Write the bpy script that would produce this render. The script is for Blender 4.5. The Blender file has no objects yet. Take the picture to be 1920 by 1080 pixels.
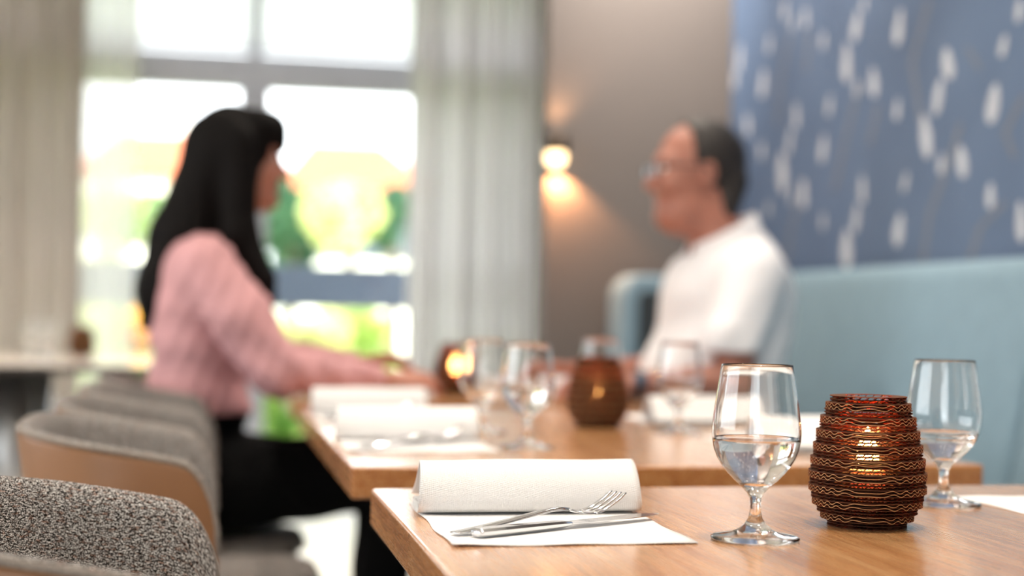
import bpy, math, random
import numpy as np
from mathutils import Vector, Matrix

random.seed(7)
rng = np.random.default_rng(11)
S = bpy.context.scene
C = S.collection
PI = math.pi

# ------------------------------------------------------------------ camera, sky, light, exposure
F_PX, PITCH, ROLL, YAW, CAM_Z = 2785.2, .0185, .0171, .199, .945
cd = bpy.data.cameras.new('camera')
cam = bpy.data.objects.new('camera', cd)
C.objects.link(cam)
cd.sensor_width = 36.0
cd.lens = F_PX / 1920 * 36
cd.clip_start = .05
cd.clip_end = 200
cam.matrix_world = (Matrix.Translation((0, 0, CAM_Z)) @ Matrix.Rotation(-YAW, 4, 'Z')
                    @ Matrix.Rotation(PI / 2 + PITCH, 4, 'X') @ Matrix.Rotation(ROLL, 4, 'Z'))
cd.dof.use_dof = True
cd.dof.focus_distance = 1.37
cd.dof.aperture_fstop = 2.25
S.camera = cam

w = bpy.data.worlds.new('sky')
S.world = w
w.use_nodes = True
bg = w.node_tree.nodes['Background']
bg.inputs[0].default_value = (.955, .975, 1, 1)
bg.inputs[1].default_value = 2.0

S.view_settings.view_transform = 'Standard'
S.view_settings.look = 'None'
S.view_settings.gamma = 1
S.view_settings.use_curve_mapping = False
S.view_settings.exposure = 1.56
try:
    S.cycles.use_denoising = True
    S.cycles.denoiser = 'OPENIMAGEDENOISE'
    S.cycles.max_bounces = 14
    S.cycles.transmission_bounces = 12
    S.cycles.diffuse_bounces = 5
    S.cycles.glossy_bounces = 6
    S.cycles.transparent_max_bounces = 16
    S.cycles.sample_clamp_indirect = 8
    S.cycles.blur_glossy = .4
except Exception:
    pass


def light(name, kind, loc, power, color=(1, 1, 1), rot=(0, 0, 0), **kw):
    d = bpy.data.lights.new(name, kind)
    d.energy = power
    d.color = color
    for k, v in kw.items():
        setattr(d, k, v)
    o = bpy.data.objects.new(name, d)
    C.objects.link(o)
    o.location = loc
    o.rotation_euler = rot
    return o


def aim(o, to):
    o.rotation_euler = (Vector(to) - o.location).to_track_quat('-Z', 'Y').to_euler()
    return o


sun = light('sun', 'SUN', (4, -10, 14), 4.5, (1, .95, .86), angle=.01)
aim(sun, (0, 14, 0))


def portal(name, loc, rot, sx, sy):
    o = light(name, 'AREA', loc, 0, rot=rot, shape='RECTANGLE', size=sx, size_y=sy)
    o.data.cycles.is_portal = True
    return o


WY = 7.2          # window wall
LX, FY, CEIL = -3.9, -3.2, 2.75
portal('window_daylight', (.1, WY - .02, 1.32), (-PI / 2, 0, 0), 3.4, 2.6)
portal('window_daylight', (LX + .05, 2.5, 1.5), (0, -PI / 2, 0), 1.5, 4.4)  # at the unseen left windows, added for fill light
portal('window_daylight', (-1.9, FY + .05, 1.35), (PI / 2, 0, 0), 2.9, 2.1)  # at the unseen glazing behind the camera, added for fill light

DOWN = [(.62, 1.1), (.62, 2.35), (.62, 3.85), (-.9, 1.7), (-.9, 3.2), (-.9, 5.4), (1.35, 4.1), (1.35, 2.6), (1.35, 1.0)]
for (x, y) in DOWN:                       # recessed ceiling spots
    o = light('ceiling_spot', 'SPOT', (x, y, CEIL - .06), 110 if y > 5 else 32 if (x, y) == (.62, 1.1) else 20, (1, .90, .78), spot_size=1.75, spot_blend=.7,
              shadow_soft_size=.05)

for (x, y, tx, ty, tz, p) in ((1.36, 4.35, 1.42, 4.86, 2.15, 62), (1.15, 4.0, 1.75, 4.0, 1.9, 7), (1.15, 3.1, 1.75, 3.1, 1.9, 7)):
    o = aim(light('added_wall_wash', 'SPOT', (x, y, CEIL - .06), p, (1, .93, .84), spot_size=1.5, spot_blend=1.0, shadow_soft_size=.05), (tx, ty, tz))  # unseen spots added to brighten the upper grey wall and mural

# ------------------------------------------------------------------ pixel to point helpers (layout measured once)
_c, _s = math.cos, math.sin


def ray(px, py):
    u, v = px - 960, py - 540
    u, v = _c(ROLL) * u + _s(ROLL) * v, -_s(ROLL) * u + _c(ROLL) * v
    x, y, z = u / F_PX, 1, -v / F_PX
    y, z = _c(PITCH) * y - _s(PITCH) * z, _s(PITCH) * y + _c(PITCH) * z
    x, y = _c(YAW) * x + _s(YAW) * y, -_s(YAW) * x + _c(YAW) * y
    return x, y, z


def on_x(px, py, X):
    r = ray(px, py)
    t = X / r[0]
    return Vector((X, r[1] * t, r[2] * t + CAM_Z))


def on_y(px, py, Y):
    r = ray(px, py)
    t = Y / r[1]
    return Vector((r[0] * t, Y, r[2] * t + CAM_Z))


# ------------------------------------------------------------------ materials
def srgb(r, g, b):
    f = lambda c: (c / 255) / 12.92 if c / 255 <= .04045 else ((c / 255 + .055) / 1.055) ** 2.4
    return (f(r), f(g), f(b), 1)


class NT:
    def __init__(s, name):
        s.m = bpy.data.materials.new(name)
        s.m.use_nodes = True
        s.t = s.m.node_tree
        s.b = s.t.nodes['Principled BSDF']
        s.out = s.t.nodes['Material Output']

    def n(s, kind, **kw):
        x = s.t.nodes.new(kind)
        for k, v in kw.items():
            setattr(x, k, v)
        return x

    def l(s, a, b):
        s.t.links.new(a, b)

    def val(s, sock, v):
        if hasattr(v, 'is_output') or isinstance(v, bpy.types.NodeSocket):
            s.l(v, sock)
        else:
            sock.default_value = v

    def math(s, op, a, b=0., c=None):
        x = s.n('ShaderNodeMath', operation=op)
        s.val(x.inputs[0], a)
        s.val(x.inputs[1], b)
        if c is not None:
            s.val(x.inputs[2], c)
        return x.outputs[0]

    def coord(s, kind='Object'):
        return s.n('ShaderNodeTexCoord').outputs[kind]

    def scale(s, v, sc, rot=(0, 0, 0)):
        m = s.n('ShaderNodeMapping')
        s.l(v, m.inputs[0])
        m.inputs['Scale'].default_value = sc
        m.inputs['Rotation'].default_value = rot
        return m.outputs[0]

    def noise(s, v, scale, detail=3, rough=.5):
        x = s.n('ShaderNodeTexNoise')
        s.l(v, x.inputs['Vector'])
        x.inputs['Scale'].default_value = scale
        x.inputs['Detail'].default_value = detail
        x.inputs['Roughness'].default_value = rough
        return x.outputs['Fac']

    def ramp(s, f, stops, interp='LINEAR'):
        x = s.n('ShaderNodeValToRGB')
        s.l(f, x.inputs[0])
        x.color_ramp.interpolation = interp
        e = x.color_ramp.elements
        while len(e) < len(stops):
            e.new(.5)
        for k, (p, c) in enumerate(stops):
            e[k].position = p
            e[k].color = c
        return x.outputs[0]

    def mix(s, f, a, b, blend='MIX'):
        x = s.n('ShaderNodeMix', data_type='RGBA', blend_type=blend)
        s.val(x.inputs[0], f)
        s.val(x.inputs[6], a)
        s.val(x.inputs[7], b)
        return x.outputs[2]

    def bump(s, h, strength=.3, dist=.001):
        x = s.n('ShaderNodeBump')
        s.l(h, x.inputs['Height'])
        x.inputs['Strength'].default_value = strength
        x.inputs['Distance'].default_value = dist
        s.l(x.outputs[0], s.b.inputs['Normal'])
        return x

    def set(s, **kw):
        for k, v in kw.items():
            s.val(s.b.inputs[k.replace('_', ' ')], v)
        return s


def plain(name, col, rough=.6, metal=0., var=.06, vscale=8., spec=.5, bump=0., bscale=60., **kw):
    """principled colour with a soft noise variation"""
    k = NT(name)
    v = k.coord()
    f = k.noise(v, vscale, 4)
    a = tuple(c * (1 - var) for c in col[:3]) + (1,)
    b = tuple(min(1, c * (1 + var)) for c in col[:3]) + (1,)
    k.set(Base_Color=k.ramp(f, [(.3, a), (.7, b)]), Roughness=rough, Metallic=metal, Specular_IOR_Level=spec, **kw)
    if bump:
        k.bump(k.noise(v, bscale, 5), bump, .002)
    return k.m


def mat_oak(name='oak_wood', dark=1., coat=1.):
    k = NT(name)
    v = k.coord()
    sx = k.n('ShaderNodeSeparateXYZ')
    k.l(v, sx.inputs[0])
    x, y = sx.outputs[0], sx.outputs[1]
    st = k.math('FLOOR', k.math('MULTIPLY', x, 1 / .082))
    wn = k.n('ShaderNodeTexWhiteNoise', noise_dimensions='1D')
    k.l(st, wn.inputs['W'])
    seg = k.math('FLOOR', k.math('ADD', k.math('MULTIPLY', y, 1 / .75), k.math('MULTIPLY', wn.outputs[0], 7.)))
    cb = k.n('ShaderNodeCombineXYZ')
    k.l(st, cb.inputs[0])
    k.l(seg, cb.inputs[1])
    w2 = k.n('ShaderNodeTexWhiteNoise', noise_dimensions='2D')
    k.l(cb.outputs[0], w2.inputs['Vector'])
    # grain coordinates, shifted per stave
    sh = k.n('ShaderNodeVectorMath', operation='ADD')
    k.l(v, sh.inputs[0])
    k.l(w2.outputs[1], sh.inputs[1])
    g1 = k.noise(k.scale(sh.outputs[0], (30, 1.6, 30)), 1.6, 6, .6)
    g2 = k.noise(k.scale(sh.outputs[0], (230, 7, 230)), 1.5, 3, .6)
    col = k.ramp(g1, [(.25, srgb(188, 126, 74)), (.5, srgb(214, 157, 104)), (.75, srgb(228, 178, 126))])
    col = k.mix(k.ramp(g2, [(.33, (.40, .40, .40, 1)), (.52, (0, 0, 0, 1))]), col, srgb(150, 86, 42))
    tint = k.ramp(w2.outputs[0], [(0, (.88, .86, .84, 1)), (1, (1.0, 1.0, 1.0, 1))])
    col = k.mix(1., col, tint, 'MULTIPLY')
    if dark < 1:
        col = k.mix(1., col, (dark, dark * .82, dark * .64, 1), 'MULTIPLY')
    k.set(Base_Color=col, Roughness=k.math('ADD', .20, k.math('MULTIPLY', g2, .14)), Specular_IOR_Level=.55, Coat_Weight=coat, Coat_Roughness=.18)
    k.bump(g2, .10, .0006)
    return k.m


def mat_tweed():
    k = NT('tweed_fabric')
    uv = k.coord('UV')
    a = k.noise(k.scale(uv, (680, 950, 1), (0, 0, .5)), 1.0, 1, .5)
    b = k.noise(k.scale(uv, (170, 900, 1), (0, 0, -.6)), 1.0, 2, .6)
    c = k.noise(k.scale(uv, (90, 330, 1), (0, 0, -.5)), 1.0, 2, .6)
    f = k.math('ADD', k.math('MULTIPLY', a, .55), k.math('MULTIPLY', b, .45))
    col = k.ramp(f, [(.482, srgb(7, 6, 6)), (.508, srgb(44, 36, 33)), (.530, srgb(142, 131, 125)), (.562, srgb(234, 230, 226))])
    brn = k.ramp(c, [(.54, (0, 0, 0, 1)), (.64, (1, 1, 1, 1))])
    col = k.mix(k.math('MULTIPLY', brn, .75), col, k.mix(1., col, srgb(190, 130, 95), 'MULTIPLY'))
    k.set(Base_Color=col, Roughness=.95, Specular_IOR_Level=.15)
    k.bump(f, .55, .0016)
    return k.m


def mat_paper(name, col, period=.0026, strength=.5):
    k = NT(name)
    uv = k.scale(k.coord('UV'), (1, 1, 1), (0, 0, .62))
    sx = k.n('ShaderNodeSeparateXYZ')
    k.l(uv, sx.inputs[0])
    q = 2 * PI / period
    h = k.math('MULTIPLY', k.math('SINE', k.math('MULTIPLY', sx.outputs[0], q)),
               k.math('SINE', k.math('MULTIPLY', sx.outputs[1], q * .8)))
    n = k.noise(k.coord('UV'), 300, 2)
    k.set(Base_Color=k.mix(k.math('MULTIPLY', n, .25), col, tuple(c * .86 for c in col[:3]) + (1,)), Roughness=.9,
          Specular_IOR_Level=.2)
    k.bump(k.math('ADD', h, k.math('MULTIPLY', n, .5)), strength, .0009)
    return k.m


def mat_glass(name, ior=1.5, rough=0., col=(1, 1, 1, 1)):
    k = NT(name)
    n = k.noise(k.coord(), 18, 1)
    g = k.n('ShaderNodeBsdfGlass')
    k.l(k.ramp(n, [(.3, col), (.7, tuple(min(1, c * 1.0) for c in col))]), g.inputs['Color'])
    g.inputs['IOR'].default_value = ior
    g.inputs['Roughness'].default_value = rough
    k.l(g.outputs[0], k.out.inputs['Surface'])
    return k.m


def mat_pane(cap=.6):
    """flat window glass: see-through with a fresnel reflection"""
    k = NT('window_glass')
    t = k.n('ShaderNodeBsdfTransparent')
    k.l(k.ramp(k.noise(k.coord(), 2, 1), [(.2, (.96, .98, .98, 1)), (.8, (.98, .99, .99, 1))]), t.inputs[0])
    g = k.n('ShaderNodeBsdfGlossy')
    g.inputs['Roughness'].default_value = .01
    fr = k.n('ShaderNodeFresnel')
    fr.inputs[0].default_value = 1.5
    mx = k.n('ShaderNodeMixShader')
    k.l(k.math('MINIMUM', fr.outputs[0], cap), mx.inputs[0])
    k.l(t.outputs[0], mx.inputs[1])
    k.l(g.outputs[0], mx.inputs[2])
    k.l(mx.outputs[0], k.out.inputs['Surface'])
    return k.m


def mat_cloth(name, col, trans, sheer, weave=900):
    """thin hanging cloth: diffuse + light shining through + open weave"""
    k = NT(name)
    v = k.coord()
    n = k.noise(v, weave, 1)
    c = k.mix(n, tuple(x * .9 for x in col[:3]) + (1,), col)
    d = k.n('ShaderNodeBsdfDiffuse')
    k.l(c, d.inputs[0])
    t = k.n('ShaderNodeBsdfTranslucent')
    k.l(c, t.inputs[0])
    m1 = k.n('ShaderNodeMixShader')
    m1.inputs[0].default_value = trans
    k.l(d.outputs[0], m1.inputs[1])
    k.l(t.outputs[0], m1.inputs[2])
    o = m1.outputs[0]
    if sheer:
        tr = k.n('ShaderNodeBsdfTransparent')
        m2 = k.n('ShaderNodeMixShader')
        m2.inputs[0].default_value = sheer
        k.l(o, m2.inputs[1])
        k.l(tr.outputs[0], m2.inputs[2])
        o = m2.outputs[0]
    k.l(o, k.out.inputs['Surface'])
    return k.m


def mat_emit(name, col, strength):
    k = NT(name)
    n = k.noise(k.coord(), 30, 1)
    k.set(Base_Color=(0, 0, 0, 1), Emission_Strength=strength,
          Emission_Color=k.ramp(n, [(.2, tuple(c * .95 for c in col[:3]) + (1,)), (.8, col)]))
    return k.m


def mat_cardboard():
    k = NT('brown_cardboard')
    v = k.coord()
    n = k.noise(v, 140, 4)
    c = k.ramp(n, [(.3, srgb(78, 48, 32)), (.7, srgb(122, 82, 54))])
    k.set(Base_Color=c, Roughness=.75, Specular_IOR_Level=.3)
    t = k.n('ShaderNodeBsdfTranslucent')
    t.inputs[0].default_value = srgb(214, 62, 24)
    mx = k.n('ShaderNodeMixShader')
    mx.inputs[0].default_value = .26
    k.l(k.b.outputs[0], mx.inputs[1])
    k.l(t.outputs[0], mx.inputs[2])
    k.l(mx.outputs[0], k.out.inputs['Surface'])
    return k.m


def mat_leaf(name, a, b):
    k = NT(name)
    n = k.noise(k.coord(), 3, 3)
    c = k.ramp(n, [(.35, a), (.65, b)])
    k.set(Base_Color=c, Roughness=.6)
    t = k.n('ShaderNodeBsdfTranslucent')
    k.l(c, t.inputs[0])
    mx = k.n('ShaderNodeMixShader')
    mx.inputs[0].default_value = .35
    k.l(k.b.outputs[0], mx.inputs[1])
    k.l(t.outputs[0], mx.inputs[2])
    k.l(mx.outputs[0], k.out.inputs['Surface'])
    return k.m


M = dict(
    oak=mat_oak(), oak_side_shade=mat_oak('oak_shaded_edge', .66, .2), tweed=mat_tweed(),  # second oak has the shade of the table sides put into its colour
    leather=plain('tan_leather', srgb(130, 89, 56), .42, bump=.12, bscale=500),
    black_metal=plain('black_metal', srgb(18, 17, 17), .45),
    steel=plain('polished_steel', (.72, .73, .75, 1), .12, 1., .03),
    brushed=plain('brushed_steel', (.42, .42, .42, 1), .38, 1., .08),
    paper=mat_paper('embossed_paper_napkin', (.80, .785, .775, 1)),
    mat=mat_paper('paper_placemat', (.81, .795, .785, 1), .0018, .25),
    glass=mat_glass('clear_glass', 1.5), water=mat_glass('water', 1.33),
    pane=mat_pane(), card=mat_cardboard(),
    wax=plain('candle_wax', srgb(235, 205, 160), .5, Subsurface_Weight=.3),
    flame=mat_emit('candle_flame', (1, .45, .12, 1), 18),
    floor=plain('pale_polished_floor', srgb(226, 222, 216), .32, vscale=2.),
    ceiling=plain('white_ceiling_paint', srgb(225, 222, 216), .9),
    grey_wall=plain('warm_grey_wall_paint', srgb(96, 88, 84), .8, var=.03, vscale=3, bump=.05, bscale=200),
    white_wall=plain('off_white_wall_paint', srgb(205, 202, 198), .85, var=.03),
    frame=plain('grey_window_frame', srgb(186, 190, 200), .5),
    blind=mat_cloth('white_blind_cloth', (.93, .94, .95, 1), .75, .30),
    curtain=mat_cloth('grey_curtain_cloth', srgb(218, 210, 203), .64, .05),
    curtain2=mat_cloth('pale_grey_curtain_cloth', srgb(236, 233, 233), .70, .11),
    sheer=mat_cloth('sheer_curtain_cloth', srgb(240, 238, 234), .7, .50),
    banq=plain('light_blue_upholstery', srgb(124, 148, 161), .75, bump=.15, bscale=700, var=.04, vscale=20),
    banq_in=plain('dark_inner_face', srgb(46, 52, 56), .8, bump=.15, bscale=700),
    plinth=plain('dark_stained_plinth', srgb(52, 42, 36), .6),
    mural_blue=None,
    blossom=plain('mural_white_blossom', srgb(190, 192, 199), .7, vscale=30, var=.1),
    stem=plain('mural_grey_stem', srgb(112, 116, 126), .7, vscale=30, var=.1),
    skin_w=plain('light_skin', srgb(170, 112, 92), .5, var=.08, vscale=25, Subsurface_Weight=.05),
    skin_m=plain('tanned_skin', srgb(164, 108, 90), .48, var=.08, vscale=25, Subsurface_Weight=.05),
    hair_w=plain('dark_brown_hair', srgb(13, 9, 8), .75, spec=.12, bump=.5, bscale=60),
    hair_m=plain('short_dark_hair', srgb(34, 27, 23), .6, bump=.5, bscale=140),
    pink=plain('dusty_pink_blouse', srgb(200, 148, 150), .8, bump=.2, bscale=40, vscale=14),
    shirt=plain('white_shirt_cotton', srgb(226, 224, 226), .85, bump=.15, bscale=40, var=.02),
    black_cloth=plain('black_trouser_cloth', srgb(14, 14, 15), .95, spec=.1, bump=.2, bscale=60),
    navy=plain('dark_navy_trouser_cloth', srgb(30, 33, 42), .85, bump=.2, bscale=60),
    black_plastic=plain('black_plastic', srgb(20, 19, 19), .35),
    glare_top=plain('tabletop_painted_glare', srgb(226, 214, 202), .2, Coat_Weight=.5),  # window glare on the left tabletop put into its pale colour
    piping=plain('grey_brown_piping', srgb(128, 118, 110), .9, vscale=500, var=.5),
    eye=plain('eye_white', srgb(225, 220, 215), .3),
    lips=plain('lips', srgb(176, 96, 92), .45),
    lens=mat_pane(.10),
    brass=plain('dark_bronze', srgb(70, 58, 48), .4, .6),
    bulb=mat_emit('lamp_glow', (1, .66, .34, 1), 2.2),
    rail=plain('slate_painted_metal', srgb(84, 95, 112), .6),
    terrace=plain('pale_terrace_stone', srgb(214, 208, 198), .8, vscale=3),
    lawn=plain('lawn_grass', srgb(150, 172, 104), .9, var=.25, vscale=2),
    leaf=mat_leaf('bush_leaves', srgb(96, 138, 52), srgb(168, 190, 96)),
    leaf2=mat_leaf('dark_tree_leaves', srgb(40, 84, 60), srgb(74, 118, 82)),
    leaf3=mat_leaf('pale_bush_leaves', srgb(190, 202, 120), srgb(226, 226, 168)),
    flower=mat_leaf('orange_blossoms', srgb(240, 140, 60), srgb(250, 206, 60)),
    cut=plain('lit_cut_cardboard_edge', srgb(186, 138, 94), .8, vscale=200, var=.2),
    bark=plain('tree_bark', srgb(96, 78, 60), .9, var=.2),
    roof=plain('orange_roof_tiles', srgb(176, 98, 62), .8, var=.12, vscale=4),
    render=plain('white_house_render', srgb(236, 232, 224), .85),
    darkglass=plain('dark_house_window', srgb(70, 78, 86), .15),
)
k_ = NT('blue_mural_ground')
n_ = k_.noise(k_.coord(), 2.2, 4)
k_.set(Base_Color=k_.ramp(n_, [(.3, srgb(76, 93, 120)), (.7, srgb(91, 110, 138))]), Roughness=.6)
M['mural_blue'] = k_.m


# ------------------------------------------------------------------ mesh helpers
class MB:
    def __init__(s):
        s.v, s.f, s.mi, s.uv, s.sm = [], [], [], None, []

    def add(s, v, f, mi=0, smooth=True):
        o = len(s.v)
        s.v += [tuple(p) for p in v]
        s.f += [tuple(i + o for i in q) for q in f]
        s.mi += [mi] * len(f)
        s.sm += [smooth] * len(f)

    def box(s, a, b, mi=0):
        (x0, y0, z0), (x1, y1, z1) = a, b
        v = [(x0, y0, z0), (x1, y0, z0), (x1, y1, z0), (x0, y1, z0), (x0, y0, z1), (x1, y0, z1), (x1, y1, z1), (x0, y1, z1)]
        s.add(v, [(0, 3, 2, 1), (4, 5, 6, 7), (0, 1, 5, 4), (1, 2, 6, 5), (2, 3, 7, 6), (3, 0, 4, 7)], mi, False)
        return s

    def lathe(s, prof, n=48, c=(0, 0, 0), mi=0, smooth=True):
        v, f = [], []
        rings = []
        for (r, z) in prof:
            if r < 1e-6:
                rings.append([len(v)])
                v.append((c[0], c[1], c[2] + z))
            else:
                rings.append(list(range(len(v), len(v) + n)))
                v += [(c[0] + r * math.cos(2 * PI * k / n), c[1] + r * math.sin(2 * PI * k / n), c[2] + z) for k in range(n)]
        for a, b in zip(rings[:-1], rings[1:]):
            for k in range(n):
                k2 = (k + 1) % n
                if len(a) == 1 and len(b) == 1:
                    continue
                if len(a) == 1:
                    f.append((a[0], b[k2], b[k]))
                elif len(b) == 1:
                    f.append((a[k], a[k2], b[0]))
                else:
                    f.append((a[k], a[k2], b[k2], b[k]))
        s.add(v, f, mi, smooth)
        return s

    def loft(s, rings, cap=True, mi=0, smooth=True, closed=True):
        """rings: list of equal-length point loops"""
        n = len(rings[0])
        v = [p for r in rings for p in r]
        f = []
        for i in range(len(rings) - 1):
            for k in range(n if closed else n - 1):
                k2 = (k + 1) % n
                f.append((i * n + k, i * n + k2, (i + 1) * n + k2, (i + 1) * n + k))
        if cap and closed:
            f.append(tuple(range(n - 1, -1, -1)))
            f.append(tuple((len(rings) - 1) * n + k for k in range(n)))
        s.add(v, f, mi, smooth)
        return s

    def tube(s, pts, r, n=10, mi=0):
        pts = [Vector(p) for p in pts]
        rr = r if isinstance(r, (list, tuple)) else [r] * len(pts)
        rings = []
        up = Vector((0, 0, 1))
        for i, p in enumerate(pts):
            d = (pts[min(i + 1, len(pts) - 1)] - pts[max(i - 1, 0)]).normalized()
            a = d.cross(up if abs(d.z) < .9 else Vector((1, 0, 0))).normalized()
            b = d.cross(a).normalized()
            rings.append([p + (a * math.cos(2 * PI * k / n) + b * math.sin(2 * PI * k / n)) * rr[i] for k in range(n)])
        return s.loft(rings, True, mi)

    def ellipsoid(s, c, r, n=16, mi=0):
        prof = []
        v, f = [], []
        m = n // 2
        for i in range(m + 1):
            a = -PI / 2 + PI * i / m
            for k in range(n):
                b = 2 * PI * k / n
                v.append((c[0] + r[0] * math.cos(a) * math.cos(b), c[1] + r[1] * math.cos(a) * math.sin(b), c[2] + r[2] * math.sin(a)))
        for i in range(m):
            for k in range(n):
                f.append((i * n + k, i * n + (k + 1) % n, (i + 1) * n + (k + 1) % n, (i + 1) * n + k))
        s.add(v, f, mi, True)
        return s

    def mesh(s, name, mats, off=(0, 0, 0)):
        me = bpy.data.meshes.new(name)
        v = np.array(s.v, dtype=float) - np.array(off)
        me.from_pydata(v.tolist(), [], s.f)
        for m in (mats if isinstance(mats, (list, tuple)) else [mats]):
            me.materials.append(m)
        me.polygons.foreach_set('use_smooth', s.sm)
        me.polygons.foreach_set('material_index', s.mi)
        me.update()
        return me

    def build(s, name, mats, parent=None, off=(0, 0, 0), bevel=0, seg=2, fix=False):
        me = s.mesh(name, mats, off)
        o = bpy.data.objects.new(name, me)
        C.objects.link(o)
        if parent:
            o.parent = parent
        if bevel:
            b = o.modifiers.new('bevel', 'BEVEL')
            b.width = bevel
            b.segments = seg
            b.limit_method = 'ANGLE'
            b.angle_limit = .6
            b.harden_normals = True
        return o


def grid_obj(name, P, UV, mat, parent=None, solid=0., closed_u=False, smooth=True):
    """P[i][j] points with UV[i][j] in metres"""
    nu, nv = len(P), len(P[0])
    v = [tuple(p) for r in P for p in r]
    f, luv = [], []
    for i in range(nu - 1):
        for j in range(nv - 1):
            q = [(i, j), (i + 1, j), (i + 1, j + 1), (i, j + 1)]
            f.append(tuple(a * nv + b for a, b in q))
            luv += [UV[a][b] for a, b in q]
    me = bpy.data.meshes.new(name)
    me.from_pydata(v, [], f)
    ul = me.uv_layers.new(name='UVMap')
    for k, t in enumerate(luv):
        ul.data[k].uv = t
    me.materials.append(mat)
    me.polygons.foreach_set('use_smooth', [smooth] * len(f))
    me.update()
    o = bpy.data.objects.new(name, me)
    C.objects.link(o)
    if parent:
        o.parent = parent
    if solid:
        m = o.modifiers.new('thickness', 'SOLIDIFY')
        m.thickness = solid
        m.offset = 0
    return o


def tag(o, label, cat, group=None):
    o['label'] = label
    o['category'] = cat
    if group:
        o['group'] = group
    return o


def thing(name, label, cat, loc=(0, 0, 0), rz=0, group=None):
    o = bpy.data.objects.new(name, None)
    C.objects.link(o)
    o.empty_display_size = .1
    o.location = loc
    o.rotation_euler = (0, 0, rz)
    return tag(o, label, cat, group)


def struct(o):
    o['kind'] = 'structure'
    return o


def dup(root, loc, rz=None, label=None, group=None):
    r = root.copy()
    C.objects.link(r)
    r.location = loc
    if rz is not None:
        r.rotation_euler = (0, 0, rz)
    if label:
        r['label'] = label
    if group:
        r['group'] = group
    for ch in list(root.children):
        c = ch.copy()
        C.objects.link(c)
        c.parent = r
        for g in list(ch.children):
            d = g.copy()
            C.objects.link(d)
            d.parent = c
    return r


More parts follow.
